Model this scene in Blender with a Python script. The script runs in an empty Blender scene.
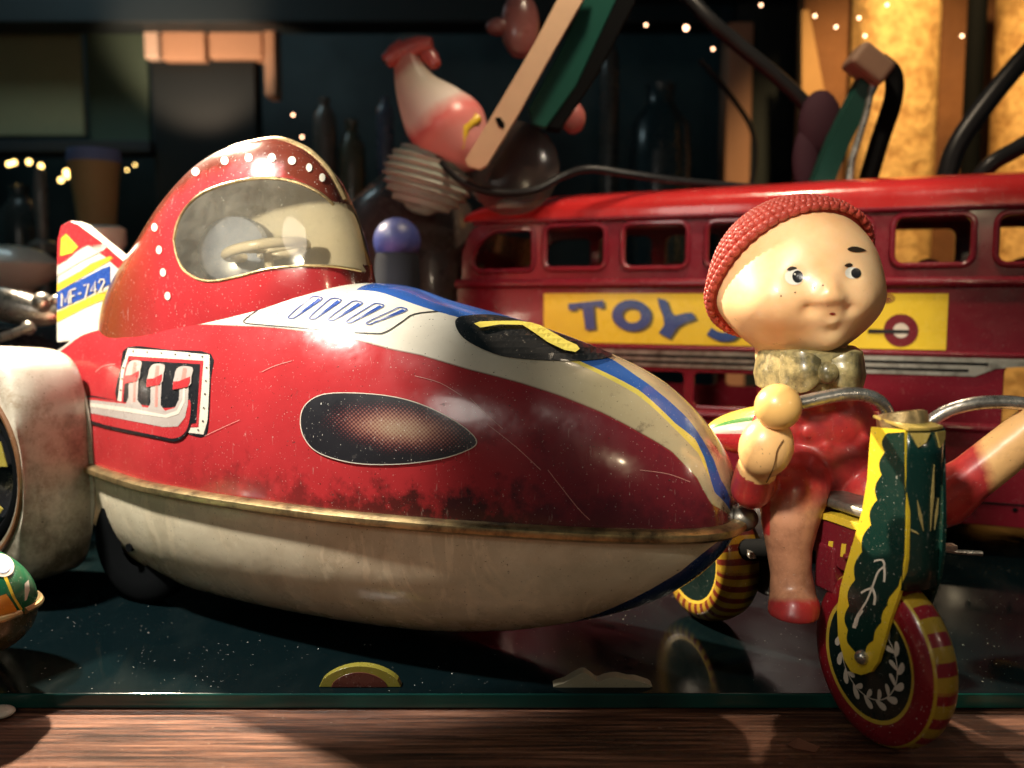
import bpy, bmesh, math, random
from math import sin, cos, pi, sqrt, atan2, radians
from mathutils import Vector, Matrix
from mathutils.bvhtree import BVHTree
from mathutils.geometry import delaunay_2d_cdt
random.seed(7)
SC = bpy.context.scene
COL = SC.collection
# ---------------------------------------------------------------- camera (1 unit = 10 cm)
SC.unit_settings.scale_length = 0.1
H = 1.4; FPX = 900.0; PITCH = math.atan(91/900)
cam = bpy.data.objects.new('camera', bpy.data.cameras.new('camera')); COL.objects.link(cam)
cam.location = (0, 0, H); cam.rotation_euler = (pi/2-PITCH, 0, 0)
cam.data.sensor_width = 36; cam.data.lens = FPX/1024*36
cam.data.clip_start = 0.05; cam.data.clip_end = 500
cam.data.dof.use_dof = True; cam.data.dof.focus_distance = 3.25; cam.data.dof.aperture_fstop = 0.88
SC.camera = cam
# ---------------------------------------------------------------- world, exposure, lamps
w = bpy.data.worlds.new('World'); SC.world = w; w.use_nodes = True
w.node_tree.nodes['Background'].inputs[0].default_value = (0.18, 0.50, 0.56, 1)
w.node_tree.nodes['Background'].inputs[1].default_value = 0.06
SC.view_settings.view_transform = 'Standard'; SC.view_settings.look = 'None'
SC.view_settings.exposure = 0; SC.view_settings.gamma = 1

def lamp(name, kind, loc, target, power, col, size=.5, spot=60, blend=.3):
    d = bpy.data.lights.new(name, kind); d.energy = power; d.color = col
    if kind == 'AREA': d.shape = 'DISK'; d.size = size
    else: d.shadow_soft_size = size
    if kind == 'SPOT': d.spot_size = radians(spot); d.spot_blend = blend
    o = bpy.data.objects.new(name, d); COL.objects.link(o); o.location = loc
    o.rotation_euler = (Vector(target)-Vector(loc)).to_track_quat('-Z', 'Y').to_euler()
    return o
WARM = (1, .80, .56)
lamp('left_spot', 'SPOT', (-3.2, 2.6, 4.4), (-1.2, 4.25, .7), 2300, (1, .95, .85), .14, 38, .16)
lamp('back_spot', 'SPOT', (-3.4, 6.3, 4.6), (-.9, 3.0, .2), 6500, (1, .82, .60), .10, 46, .3)
lamp('doll_spot', 'SPOT', (-.9, .5, 3.3), (1.12, 3.2, 1.15), 780, (1, .93, .80), .22, 24, .3)
lamp('rear_right_spot', 'SPOT', (1.5, 5.9, 5.0), (.95, 2.80, 0), 620, (1, .82, .60), .08, 17, .2)
lamp('canopy_fill_spot', 'SPOT', (-2.3, .3, 2.5), (-1.05, 4.0, 1.68), 900, (1, .92, .76), .12, 11, .5)  # added spot that brightens the canopy interior through its pane
lamp('bus_front_spot', 'SPOT', (1.9, 1.2, 4.6), (1.15, 5.3, 1.35), 800, (1, .88, .70), .18, 30, .5)
lamp('bus_spot', 'SPOT', (.9, 4.1, 5.4), (1.3, 5.4, 1.6), 620, WARM, .15, 70, .5)
lamp('glint_lamp', 'POINT', (.115, -2.75, 2.68), (0, 0, 0), 70, (1, .80, .5), .11)  # unseen point lamp added for a warm glint on the racer nose
lamp('glint_lamp', 'POINT', (4.05, -.04, 2.84), (0, 0, 0), 45, (1, .82, .6), .10)  # second unseen lamp added for the nose glints
lamp('front_fill', 'AREA', (-2.6, -.5, 3.4), (0, 3.5, .6), 22, (1, .92, .82), 1.2)  # added soft fill from the front for the racer's underside
lamp('column_spot', 'SPOT', (2.6, 5.6, 5.4), (3.9, 8.6, 1.9), 1250, (1, .66, .28), .12, 62, .7)
lamp('cupboard_spot', 'SPOT', (-3.9, 9.6, 3.1), (-3.75, 11.0, 4.3), 300, (1, .72, .50), .1, 70, .6)
lamp('far_room_lamp', 'AREA', (-5.0, 8.5, 6.5), (-4.5, 11.5, 3.5), 55, (.62, .85, .9), 1.5)

# ---------------------------------------------------------------- projection maths used to place things
def ray(px, py):
    x = (px-512)/FPX; y = -(py-384)/FPX
    return Vector((x, cos(PITCH)+y*sin(PITCH), -sin(PITCH)+y*cos(PITCH)))
CO = Vector((0, 0, H))
def atY(px, py, Y): d = ray(px, py); return CO+d*(Y/d.y)
def atz(px, py, z): d = ray(px, py); return CO+d*((z-H)/d.z)
def atpl(px, py, P, n): d = ray(px, py); return CO+d*((P-CO).dot(n)/d.dot(n))
def proj(P):
    v = P-CO; dep = v.y*cos(PITCH)-v.z*sin(PITCH); up = v.y*sin(PITCH)+v.z*cos(PITCH)
    return (512+FPX*v.x/dep, 384-FPX*up/dep)
def V(*a): return Vector(a)
def interp(tab, x):
    if x <= tab[0][0]: return tab[0][1]
    for (a, b), (c, d) in zip(tab, tab[1:]):
        if x <= c: return b+(d-b)*(x-a)/(c-a)
    return tab[-1][1]
def sinterp(tab, x):          # smooth (Catmull-Rom like) interpolation
    n = len(tab)
    if x <= tab[0][0]: return tab[0][1]
    if x >= tab[-1][0]: return tab[-1][1]
    for i in range(n-1):
        if x <= tab[i+1][0]:
            x0, y0 = tab[i]; x1, y1 = tab[i+1]
            def sl(j):
                if j <= 0: return (tab[1][1]-tab[0][1])/(tab[1][0]-tab[0][0])
                if j >= n-1: return (tab[-1][1]-tab[-2][1])/(tab[-1][0]-tab[-2][0])
                a = (tab[j][1]-tab[j-1][1])/(tab[j][0]-tab[j-1][0]); b = (tab[j+1][1]-tab[j][1])/(tab[j+1][0]-tab[j][0])
                return 0 if a*b <= 0 else 2*a*b/(a+b)
            h = x1-x0; t = (x-x0)/h; m0 = sl(i)*h; m1 = sl(i+1)*h
            return (2*t**3-3*t*t+1)*y0+(t**3-2*t*t+t)*m0+(-2*t**3+3*t*t)*y1+(t**3-t*t)*m1
def inpoly(p, poly):
    x, y = p; c = False; j = len(poly)-1
    for i in range(len(poly)):
        xi, yi = poly[i]; xj, yj = poly[j]
        if (yi > y) != (yj > y) and x < (xj-xi)*(y-yi)/(yj-yi)+xi: c = not c
        j = i
    return c
def smooth_closed(pts, k=6):  # Catmull-Rom closed curve
    out = []; n = len(pts)
    for i in range(n):
        p0, p1, p2, p3 = [Vector(pts[(i+j-1) % n]) for j in range(4)]
        for s in range(k):
            t = s/k
            out.append(tuple(.5*((2*p1)+(p2-p0)*t+(2*p0-5*p1+4*p2-p3)*t*t+(3*p1-p0-3*p2+p3)*t**3)))
    return out
def smooth_open(pts, k=6):
    P = [Vector(p) for p in pts]; out = []
    for i in range(len(P)-1):
        p0 = P[max(i-1, 0)]; p1 = P[i]; p2 = P[i+1]; p3 = P[min(i+2, len(P)-1)]
        for s in range(k):
            t = s/k
            out.append(.5*((2*p1)+(p2-p0)*t+(2*p0-5*p1+4*p2-p3)*t*t+(3*p1-p0-3*p2+p3)*t**3))
    out.append(P[-1]); return out
def ell(cx, cy, a, b, n=40, rot=0):
    return [(cx+a*cos(t)*cos(rot)-b*sin(t)*sin(rot), cy+a*cos(t)*sin(rot)+b*sin(t)*cos(rot)) for t in [2*pi*i/n for i in range(n)]]

# ---------------------------------------------------------------- materials
class NT:
    def __init__(s, name):
        s.m = bpy.data.materials.new(name); s.m.use_nodes = True; s.t = s.m.node_tree
        s.b = s.t.nodes['Principled BSDF']; s.out = s.t.nodes['Material Output']
    def n(s, ty, **kw):
        o = s.t.nodes.new(ty)
        for k, v in kw.items(): setattr(o, k, v)
        return o
    def l(s, a, b): s.t.links.new(a, b)
    def val(s, x, sock):
        if hasattr(x, 'is_output'): s.l(x, sock)
        else:
            if isinstance(x, tuple) and len(x) == 3 and sock.type == 'RGBA': x = (*x, 1)
            sock.default_value = x
    def math(s, op, a, b=0.0, c=None):
        o = s.n('ShaderNodeMath', operation=op); s.val(a, o.inputs[0]); s.val(b, o.inputs[1])
        if c is not None: s.val(c, o.inputs[2])
        return o.outputs[0]
    def mix(s, f, a, b, mode='MIX'):
        o = s.n('ShaderNodeMix', data_type='RGBA', blend_type=mode)
        s.val(f, o.inputs[0]); s.val(a, o.inputs[6]); s.val(b, o.inputs[7]); return o.outputs[2]
    def coord(s): return s.n('ShaderNodeTexCoord').outputs['Object']
    def noise(s, scale, detail=4, rough=.55, vec=None, stretch=None, dist=0):
        o = s.n('ShaderNodeTexNoise'); o.inputs['Scale'].default_value = scale
        o.inputs['Detail'].default_value = detail; o.inputs['Roughness'].default_value = rough
        o.inputs['Distortion'].default_value = dist
        v = vec or s.coord()
        if stretch:
            mp = s.n('ShaderNodeMapping'); mp.inputs['Scale'].default_value = stretch; s.l(v, mp.inputs[0]); v = mp.outputs[0]
        s.l(v, o.inputs['Vector']); return o.outputs[0]
    def step(s, x, lo, hi):
        o = s.n('ShaderNodeMapRange'); s.val(x, o.inputs[0]); o.inputs[1].default_value = lo; o.inputs[2].default_value = hi
        return o.outputs[0]
    def ramp(s, x, stops):
        o = s.n('ShaderNodeValToRGB'); e = o.color_ramp.elements
        while len(e) < len(stops): e.new(.5)
        for i, (p, c) in enumerate(stops): e[i].position = p; e[i].color = (*c, 1)
        s.val(x, o.inputs[0]); return o.outputs[0]
    def attr(s, name): return s.n('ShaderNodeAttribute', attribute_name=name).outputs['Fac']
    def bump(s, h, strength=.2, dist=.01):
        o = s.n('ShaderNodeBump'); o.inputs['Strength'].default_value = strength; o.inputs['Distance'].default_value = dist
        s.val(h, o.inputs['Height']); s.l(o.outputs[0], s.b.inputs['Normal'])
def wear(t, col, var=.25, specks=.5, speckcol=(.03, .02, .015), scale=1.0, rough=.28, coat=.3, dust=.12, metallic=0):
    """finish a paint: tonal variation, dark chips, fine scratches, dust, uneven gloss"""
    n1 = t.noise(3.5*scale, 5, .6)
    c = t.mix(t.math('MULTIPLY', t.step(n1, .35, .75), var), col, t.mix(1.0, col, (.45, .38, .33), 'MULTIPLY'))
    n2 = t.noise(17*scale, 6, .7)
    n2b = t.noise(2.3*scale, 3, .5)
    chip = t.math('MULTIPLY', t.step(n2, .665, .69), t.step(n2b, .42, .6))
    c = t.mix(t.math('MULTIPLY', chip, specks), c, speckcol)
    n3 = t.noise(95*scale, 2, .6)
    c = t.mix(t.math('MULTIPLY', t.step(n3, .70, .73), min(1, specks*1.2)), c, speckcol)
    n4 = t.noise(60*scale, 3, .7, stretch=(1, .35, .2))
    c = t.mix(t.math('MULTIPLY', t.step(n4, .66, .78), dust*2), c, (.75, .68, .58))
    n5 = t.noise(150*scale, 1, .5)
    c = t.mix(t.math('MULTIPLY', t.step(n5, .735, .75), dust*3), c, (.85, .8, .7))
    t.l(c, t.b.inputs['Base Color'])
    r = t.math('ADD', t.math('MULTIPLY', t.noise(6*scale, 6, .7), .35), rough-.17)
    r = t.math('ADD', r, t.math('MULTIPLY', chip, .3)); t.l(r, t.b.inputs['Roughness'])
    t.b.inputs['Coat Weight'].default_value = coat; t.b.inputs['Coat Roughness'].default_value = .08
    t.b.inputs['Metallic'].default_value = metallic
    t.bump(t.math('ADD', t.noise(5*scale, 3, .5), t.math('MULTIPLY', chip, -.25)), .22, .02/scale)
    return t.m
MATS = {}
def paint(name, col, **kw):
    if name not in MATS: MATS[name] = wear(NT(name), col, **kw)
    return MATS[name]
def flat(name, col, rough=.5, emit=0, metallic=0):
    if name in MATS: return MATS[name]
    t = NT(name); t.b.inputs['Roughness'].default_value = rough; t.b.inputs['Metallic'].default_value = metallic; t.b.inputs['Specular IOR Level'].default_value = .18
    c = t.mix(t.math('MULTIPLY', t.noise(14, 4), .35), col, tuple(x*.6 for x in col)); t.l(c, t.b.inputs['Base Color'])
    if emit: t.b.inputs['Emission Color'].default_value = (*col, 1); t.b.inputs['Emission Strength'].default_value = emit
    MATS[name] = t.m; return t.m
RED = (.44, .030, .034)
M_red = paint('red_tin', RED)
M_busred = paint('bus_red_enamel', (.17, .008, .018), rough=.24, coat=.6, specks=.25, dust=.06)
M_white = paint('ivory_tin', (.72, .66, .54))
M_cream = paint('cream_tin', (.62, .53, .38), var=.5, specks=.9, speckcol=(.10, .06, .03))
M_blue = paint('blue_ink', (.025, .07, .30), specks=.25)
M_yellow = paint('yellow_ink', (.72, .50, .04), specks=.45)
M_lemon = paint('pale_yellow_ink', (.78, .70, .14), specks=.3)
M_green = paint('dark_green_litho', (.0035, .022, .017), specks=.3, dust=.14, speckcol=(.3, .3, .2))
M_black = paint('black_ink', (.012, .012, .014), specks=0, rough=.3)
M_blackflat = flat('dull_black', (.004, .0045, .005), .8); M_blackflat.node_tree.nodes['Principled BSDF'].inputs['Specular IOR Level'].default_value = .04
M_grey = paint('pipe_grey_ink', (.42, .36, .32), specks=.2)
M_pink = paint('pink_ink', (.62, .22, .18), specks=.2)
M_chalk = paint('off_white_ink', (.66, .58, .48), specks=.2)
M_maroon = paint('maroon_ink', (.16, .012, .02), specks=.3)
def metal(name, col, rough, dirt):
    t = NT(name); c = t.mix(t.step(t.noise(9, 6, .7), .45, .7), col, dirt); t.l(c, t.b.inputs['Base Color'])
    t.l(t.math('ADD', t.math('MULTIPLY', t.noise(25, 5, .7), .4), rough-.15), t.b.inputs['Roughness'])
    t.b.inputs['Metallic'].default_value = .85; t.bump(t.noise(40, 4), .3, .006); return t.m
M_chrome = metal('worn_nickel', (.62, .58, .52), .25, (.12, .10, .08))
M_dull = metal('dull_grey_tin', (.22, .20, .17), .42, (.06, .05, .04))
M_brass = metal('tarnished_tin_edge', (.50, .36, .17), .34, (.06, .045, .03))

# ---------------------------------------------------------------- mesh builder
class MB:
    def __init__(s): s.v = []; s.f = []; s.m = []; s.at = {}
    def add(s, vs, fs, mi=0):
        b = len(s.v); s.v += [Vector(v) for v in vs]; s.f += [tuple(i+b for i in f) for f in fs]; s.m += [mi]*len(fs); return s
    def grid(s, fn, nu, nv, cu=False, cv=False, mi=0, keep=None):
        b = [fn(i/(nu if cu else nu-1), j/(nv if cv else nv-1)) for i in range(nu) for j in range(nv)]
        fs = []
        for i in range(nu if cu else nu-1):
            for j in range(nv if cv else nv-1):
                i2 = (i+1) % nu; j2 = (j+1) % nv
                q = (i*nv+j, i2*nv+j, i2*nv+j2, i*nv+j2)
                if keep is None or keep(sum((b[k] for k in q), Vector())/4, i, j): fs.append(q)
        return s.add(b, fs, mi)
    def tube(s, pts, r, n=10, mi=0, closed=False, cap=True):
        P = [Vector(p) for p in pts]; N = len(P); R = r if callable(r) else (lambda t: r)
        up = None; rings = []
        for i in range(N):
            a = P[(i-1) % N] if (closed or i > 0) else P[0]; c = P[(i+1) % N] if (closed or i < N-1) else P[-1]
            t = (c-a).normalized()
            if up is None: up = t.orthogonal().normalized()
            up = (up-t*up.dot(t)).normalized(); sd = t.cross(up)
            rr = R(i/max(1, N-1)); rings.append([P[i]+(up*cos(2*pi*k/n)+sd*sin(2*pi*k/n))*rr for k in range(n)])
        vs = [v for q in rings for v in q]; fs = []
        for i in range(N if closed else N-1):
            for k in range(n): fs.append((i*n+k, ((i+1) % N)*n+k, ((i+1) % N)*n+(k+1) % n, i*n+(k+1) % n))
        if not closed and cap: fs += [tuple(range(n))[::-1], tuple((N-1)*n+k for k in range(n))]
        return s.add(vs, fs, mi)
    def lathe(s, C, axis, prof, n=40, mi=0):
        ax = Vector(axis).normalized(); e1 = ax.orthogonal().normalized(); e2 = ax.cross(e1); C = Vector(C)
        vs = [C+ax*h+(e1*cos(2*pi*k/n)+e2*sin(2*pi*k/n))*r for (r, h) in prof for k in range(n)]
        fs = [(i*n+k, i*n+(k+1) % n, (i+1)*n+(k+1) % n, (i+1)*n+k) for i in range(len(prof)-1) for k in range(n)]
        return s.add(vs, fs, mi)
    def ball(s, C, r, n=24, mi=0, axes=None):
        C = Vector(C); r = r if hasattr(r, '__len__') else (r, r, r); A = axes or (V(1, 0, 0), V(0, 1, 0), V(0, 0, 1))
        return s.grid(lambda u, v: C+A[0]*(r[0]*sin(pi*v)*cos(2*pi*u))+A[1]*(r[1]*sin(pi*v)*sin(2*pi*u))+A[2]*(r[2]*cos(pi*v)), n, n//2+1, cu=True, mi=mi)
    def box(s, C, d, X=V(1, 0, 0), Y=V(0, 1, 0), Z=V(0, 0, 1), mi=0):
        C = Vector(C); vs = [C+X*(d[0]/2*a)+Y*(d[1]/2*b)+Z*(d[2]/2*c) for a in (-1, 1) for b in (-1, 1) for c in (-1, 1)]
        return s.add(vs, [(0, 1, 3, 2), (4, 6, 7, 5), (0, 4, 5, 1), (2, 3, 7, 6), (0, 2, 6, 4), (1, 5, 7, 3)], mi)
    def plate(s, poly, mapf, nrm, thick, mi=0, holes=()):
        """flat polygon (any 2D coords mapped by mapf) given a real thickness along nrm"""
        vs2, fs = tri2d(poly, holes); b = [mapf(*p) for p in vs2]; n = Vector(nrm)*thick
        N = len(b); allv = b+[q-n for q in b]
        F = [tuple(f) for f in fs]+[tuple(i+N for i in f[::-1]) for f in fs]
        cnt = {}
        for f in fs:
            for a, c in zip(f, f[1:]+f[:1]): cnt[(a, c)] = 1
        for (a, c) in cnt:
            if (c, a) not in cnt: F.append((a, a+N, c+N, c))
        return s.add(allv, F, mi)
    def decal(s, bvh, poly, mi=0, off=.002, step=6, holes=()):
        vs2, fs = tri2d(refine(poly, step), [refine(h, step) for h in holes], step); ok = {}; out = []
        for i, p in enumerate(vs2):
            d = ray(*p).normalized(); h = bvh.ray_cast(CO, d)
            if h[0] is not None:
                nn = h[1] if h[1].dot(d) < 0 else -h[1]
                ok[i] = len(out); out.append(h[0]+nn*off-d*off*.3)
        return s.add(out, [tuple(ok[i] for i in f) for f in fs if all(i in ok for i in f)], mi)
    def build(s, name, mats, parent=None, smooth=True, angle=40, solid=0, bevel=0, sub=0):
        me = bpy.data.meshes.new(name); base = wbase(parent)
        me.from_pydata([v-base for v in s.v], [], s.f); 
        mats = mats if isinstance(mats, (list, tuple)) else [mats]
        for m in mats: me.materials.append(m)
        me.polygons.foreach_set('material_index', s.m)
        for k, vals in s.at.items():
            a = me.attributes.new(k, 'FLOAT', 'POINT'); a.data.foreach_set('value', vals)
        bm = bmesh.new(); bm.from_mesh(me)
        if not s.at: bmesh.ops.remove_doubles(bm, verts=bm.verts, dist=1e-5)
        bmesh.ops.recalc_face_normals(bm, faces=bm.faces); bm.to_mesh(me); bm.free()
        if smooth:
            me.polygons.foreach_set('use_smooth', [True]*len(me.polygons)); me.set_sharp_from_angle(angle=radians(angle))
        o = bpy.data.objects.new(name, me); COL.objects.link(o)
        if parent: o.parent = parent
        if solid:
            md = o.modifiers.new('thick', 'SOLIDIFY'); md.thickness = solid; md.offset = 0
        if bevel:
            md = o.modifiers.new('bevel', 'BEVEL'); md.width = bevel; md.segments = 3; md.limit_method = 'ANGLE'
        return o
    def bvh(s): return BVHTree.FromPolygons([tuple(v) for v in s.v], s.f)
def refine(poly, step):
    out = []; n = len(poly)
    for i in range(n):
        a = Vector(poly[i][:2]); b = Vector(poly[(i+1) % n][:2]); k = max(1, int((b-a).length/step))
        out += [tuple(a+(b-a)*j/k) for j in range(k)]
    return out
def tri2d(poly, holes=(), step=0):
    vs = []; es = []
    for lp in [poly]+list(holes):
        b = len(vs); vs += [Vector(p[:2]) for p in lp]; es += [(b+i, b+(i+1) % len(lp)) for i in range(len(lp))]
    if step:
        xs = [p[0] for p in poly]; ys = [p[1] for p in poly]; x = min(xs)+step*.5
        while x < max(xs):
            y = min(ys)+step*.5
            while y < max(ys):
                if inpoly((x, y), poly) and not any(inpoly((x, y), h) for h in holes): vs.append(Vector((x, y)))
                y += step
            x += step
    r = delaunay_2d_cdt(vs, es, [], 1, 1e-6)
    v2 = [tuple(p) for p in r[0]]; fs = []
    for f in r[2]:
        c = (sum(v2[i][0] for i in f)/len(f), sum(v2[i][1] for i in f)/len(f))
        if inpoly(c, poly) and not any(inpoly(c, h) for h in holes): fs.append(tuple(f))
    return v2, fs
BASES = {}
def wbase(o):
    b = Vector((0, 0, 0))
    while o is not None: b += BASES.get(o.name, Vector((0, 0, 0))); o = o.parent
    return b
def thing(name, label, cat, base, group=None):
    o = bpy.data.objects.new(name, None); COL.objects.link(o); o.location = base; o.empty_display_size = .1
    BASES[o.name] = Vector(base); o['label'] = label; o['category'] = cat
    if group: o['group'] = group
    return o
def tag(o, label, cat, group=None):
    o['label'] = label; o['category'] = cat
    if group: o['group'] = group
    return o
def struct(o): o['kind'] = 'structure'; return o

# ================================================================= SETTING
t = NT('dark_varnished_wood')
n = t.noise(3.2, 8, .65, stretch=(.6, 16, 6)); n2 = t.noise(14, 7, .75, stretch=(.35, 22, 8)); n3 = t.noise(60, 4, .7, stretch=(.25, 6, 4)); big = t.noise(1.6, 3)
c = t.ramp(n, [(.30, (.012, .005, .004)), (.44, (.07, .024, .012)), (.54, (.20, .075, .038)), (.68, (.42, .20, .12))])
c = t.mix(t.math('MULTIPLY', t.step(n2, .60, .72), .8), c, (.62, .42, .30)); c = t.mix(t.step(n2, .44, .36), c, (.012, .005, .004)); c = t.mix(t.math('MULTIPLY', t.step(n3, .56, .66), .75), c, (.02, .008, .006)); c = t.mix(t.math('MULTIPLY', t.step(t.noise(45, 3, .7), .70, .72), .7), c, (.55, .42, .32))
c = t.mix(t.math('MULTIPLY', t.step(big, .45, .7), .5), c, (.05, .02, .012))
t.l(c, t.b.inputs['Base Color']); t.l(t.math('ADD', t.math('MULTIPLY', n, .5), .18), t.b.inputs['Roughness']); t.bump(n2, .5, .02)
ZW = -.06
MB().box((0, 4.0, ZW-.15), (16, 8.0, .3)).build('wooden_counter', t.m, smooth=False)
struct(bpy.data.objects['wooden_counter'])
# glass sheet: dark tinted, glossy, dusty top, green cut edge
t = NT('dark_glass_top')
t.b.inputs['Base Color'].default_value = (.0022, .0050, .0056, 1); t.b.inputs['IOR'].default_value = 1.45; t.b.inputs['Specular IOR Level'].default_value = .07
d1 = t.noise(70, 2, .6); d2 = t.noise(2.2, 4); sm = t.noise(4, 5, .6, stretch=(1, .4, 1))
dust = t.math('MULTIPLY', t.step(d1, .715, .73), t.step(d2, .42, .55))
c = t.mix(t.math('MULTIPLY', dust, .9), (.0018, .0050, .0060), (.5, .48, .42)); c = t.mix(t.math('MULTIPLY', t.step(sm, .5, .8), .012), c, (.3, .36, .33))
t.l(c, t.b.inputs['Base Color']); t.l(t.math('ADD', t.math('MULTIPLY', t.step(sm, .35, .70), .22), .03), t.b.inputs['Roughness'])
M_glasstop = t.m
t = NT('green_glass_edge')
c = t.ramp(t.noise(1.1, 3, .5, stretch=(1, 0, 0)), [(.42, (.004, .022, .020)), (.58, (.008, .07, .055)), (.70, (.03, .30, .22))])  # brighter teal patches paint light passing through the opaque edge
t.l(c, t.b.inputs['Base Color']); t.b.inputs['Roughness'].default_value = .15; M_edge = t.m
YE = 3.035
g = MB(); g.add([(-9, YE, 0), (9, YE, 0), (9, 7.9, 0), (-9, 7.9, 0), (-9, YE, -.055), (9, YE, -.055), (9, 7.9, -.055), (-9, 7.9, -.055)],
                [(0, 1, 2, 3), (4, 7, 6, 5), (1, 5, 6, 2), (0, 3, 7, 4), (2, 6, 7, 3)], 0)
g.add([(-9, YE, 0), (9, YE, 0), (9, YE, -.055), (-9, YE, -.055)], [(0, 1, 2, 3)], 1)
gs = g.build('glass_shelf', [M_glasstop, M_edge], smooth=False, bevel=.006); struct(gs)
# room behind
t = NT('dark_room_plaster'); c = t.ramp(t.noise(.6, 4), [(.35, (.012, .022, .026)), (.65, (.05, .075, .08))]); t.l(c, t.b.inputs['Base Color']); t.b.inputs['Roughness'].default_value = .6
struct(MB().box((0, 14.1, 2), (40, .2, 16)).build('back_wall', t.m, smooth=False))
struct(MB().box((0, 11.0, -1.2), (40, 6.0, .3)).build('floor', t.m, smooth=False))
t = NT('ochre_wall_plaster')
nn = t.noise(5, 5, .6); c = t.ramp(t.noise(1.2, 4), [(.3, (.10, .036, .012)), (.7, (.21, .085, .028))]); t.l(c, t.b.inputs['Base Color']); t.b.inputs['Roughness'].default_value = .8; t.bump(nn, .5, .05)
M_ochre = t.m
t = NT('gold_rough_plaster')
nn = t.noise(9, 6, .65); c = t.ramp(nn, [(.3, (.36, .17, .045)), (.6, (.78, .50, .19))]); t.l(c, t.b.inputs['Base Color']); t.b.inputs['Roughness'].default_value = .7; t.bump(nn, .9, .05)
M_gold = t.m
YB = 8.6
x0 = atY(802, 100, YB).x; x1 = atY(1400, 100, YB).x
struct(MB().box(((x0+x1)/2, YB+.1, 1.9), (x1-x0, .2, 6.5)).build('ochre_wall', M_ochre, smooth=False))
# ================================================================= TIN RACER
ZS = .6
RR = V(-2.3, 4.5, ZS); NO = V(.788, 3.092, ZS); U = (NO-RR); LEN = U.length; U.normalize(); NN = V(U.y, -U.x, 0); UP = V(0, 0, 1)
TW = [(-.22, 0), (-.2, .05), (-.12, .10), (.1, .155), (.42, .205), (.75, .32), (1.1, .425), (1.56, .482), (2.0, .50), (2.36, .475), (2.72, .415), (3.05, .335), (3.22, .27), (3.31, .215), (3.36, .16), (3.385, .10), (LEN, 0)]
TH = [(-.22, 0), (-.2, .2), (-.12, .36), (0, .48), (.15, .56), (.33, .65), (.6, .70), (.88, .73), (1.3, .79), (1.85, .842), (2.0, .835), (2.22, .775), (2.57, .69), (2.89, .585), (3.08, .50), (3.2, .41), (3.3, .30), (3.36, .20), (3.385, .11), (LEN, 0)]
TB = [(.05, 0), (.12, .12), (.25, .24), (.4, .38), (.6, .47), (.8, .52), (1.1, .555), (1.6, .565), (2.15, .55), (2.55, .50), (2.88, .41), (3.1, .32), (3.24, .23), (3.33, .14), (3.38, .06), (LEN, 0)]
EX = 2.35
def sw(s): return sinterp(TW, s)
def spow(x, p): return math.copysign(abs(x)**p, x)
def hull(s, phi, h, up=1):
    c = cos(phi); q = sin(phi)
    return RR+U*s+NN*(sw(s)*spow(c, 2/EX))+UP*(up*h*abs(q)**(2/EX))
def s_of(u, a=-.22, b=LEN):  # finer steps near both ends
    return a+(b-a)*(.5-.5*cos(pi*u))
up_ = MB(); NU, NV = 220, 120
up_.grid(lambda u, v: hull(s_of(u), pi*v, sinterp(TH, s_of(u))), NU, NV)
def sphi(P):
    d = P-RR; s = d.dot(U); v = d.dot(NN); z = d.z; w_ = max(1e-4, sw(s)); h = max(1e-4, sinterp(TH, s))
    return s, atan2(max(0, z/h)**(EX/2), spow(v/w_, EX/2))
HB = up_.bvh()
def trace_phi(pix):
    tab = []
    for q in pix:
        h = HB.ray_cast(CO, ray(*q).normalized())
        if h[0] is not None: tab.append(sphi(h[0]))
    tab.sort(); return tab
T_red = trace_phi([(112, 327), (180, 325), (240, 326), (300, 331), (360, 341), (420, 355), (470, 370), (520, 383), (560, 396), (600, 412), (640, 433), (672, 452), (697, 478), (712, 505)])
T_blu = trace_phi([(417, 305), (464, 319), (582, 362), (639, 390), (676, 424), (696, 440), (705, 459), (715, 493)])
T_blu2 = trace_phi([(595, 353), (612, 359), (635, 375), (657, 391), (676, 407), (690, 421), (703, 440), (714, 460), (721, 480)])
T_yel = trace_phi([(578, 364), (636, 394), (660, 414), (676, 430), (699, 454), (710, 479)])
# signed distances baked on the surface itself
def mir(phi): return phi if phi <= pi/2 else pi-phi
ar, ab, ay = [], [], []
for i in range(NU):
    s = s_of(i/(NU-1)); pr = interp(T_red, s); pb = interp(T_blu, s); py_ = interp(T_yel, s)
    pb2 = interp(T_blu2, s) if s > T_blu2[0][0] else pi
    for j in range(NV):
        f = mir(pi*j/(NV-1)); ar.append(f-pr); ab.append(min(f-pb, pb2-pi*j/(NV-1)) if s > T_blu2[0][0]-.0 else f-pb); ay.append(f-py_ if pi*j/(NV-1) < pb2 else -1)
T = thing('toy_racer', 'large red and ivory tin racer with bubble canopy and dark oval windows, at front left', 'toy racer', (RR.x+U.x*1.7, RR.y+U.y*1.7, 0))
t = NT('racer_litho')
fr, fb, fy = t.attr('d_red'), t.attr('d_blue'), t.attr('d_yellow')
s_c = t.attr('s_pos')
ivory = (.74, .68, .56)
nose_tone = t.step(s_c, 2.55, 2.95); ivo = t.mix(nose_tone, ivory, (.42, .36, .22))  # ivory turns duller and yellower towards the nose
c = t.mix(t.math('GREATER_THAN', fr, 0), RED, ivo)
c = t.mix(t.math('MULTIPLY', t.math('LESS_THAN', t.math('ABSOLUTE', t.math('ADD', fr, 0.0)), .007), .6), c, (.15, .03, .02))
yl = t.math('MULTIPLY', t.math('GREATER_THAN', fy, 0), t.math('GREATER_THAN', s_c, 2.60)); c = t.mix(yl, c, (.62, .52, .10))
c = t.mix(t.math('MULTIPLY', t.math('GREATER_THAN', fb, 0), t.math('GREATER_THAN', s_c, 1.93)), c, (.03, .10, .36))
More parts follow.
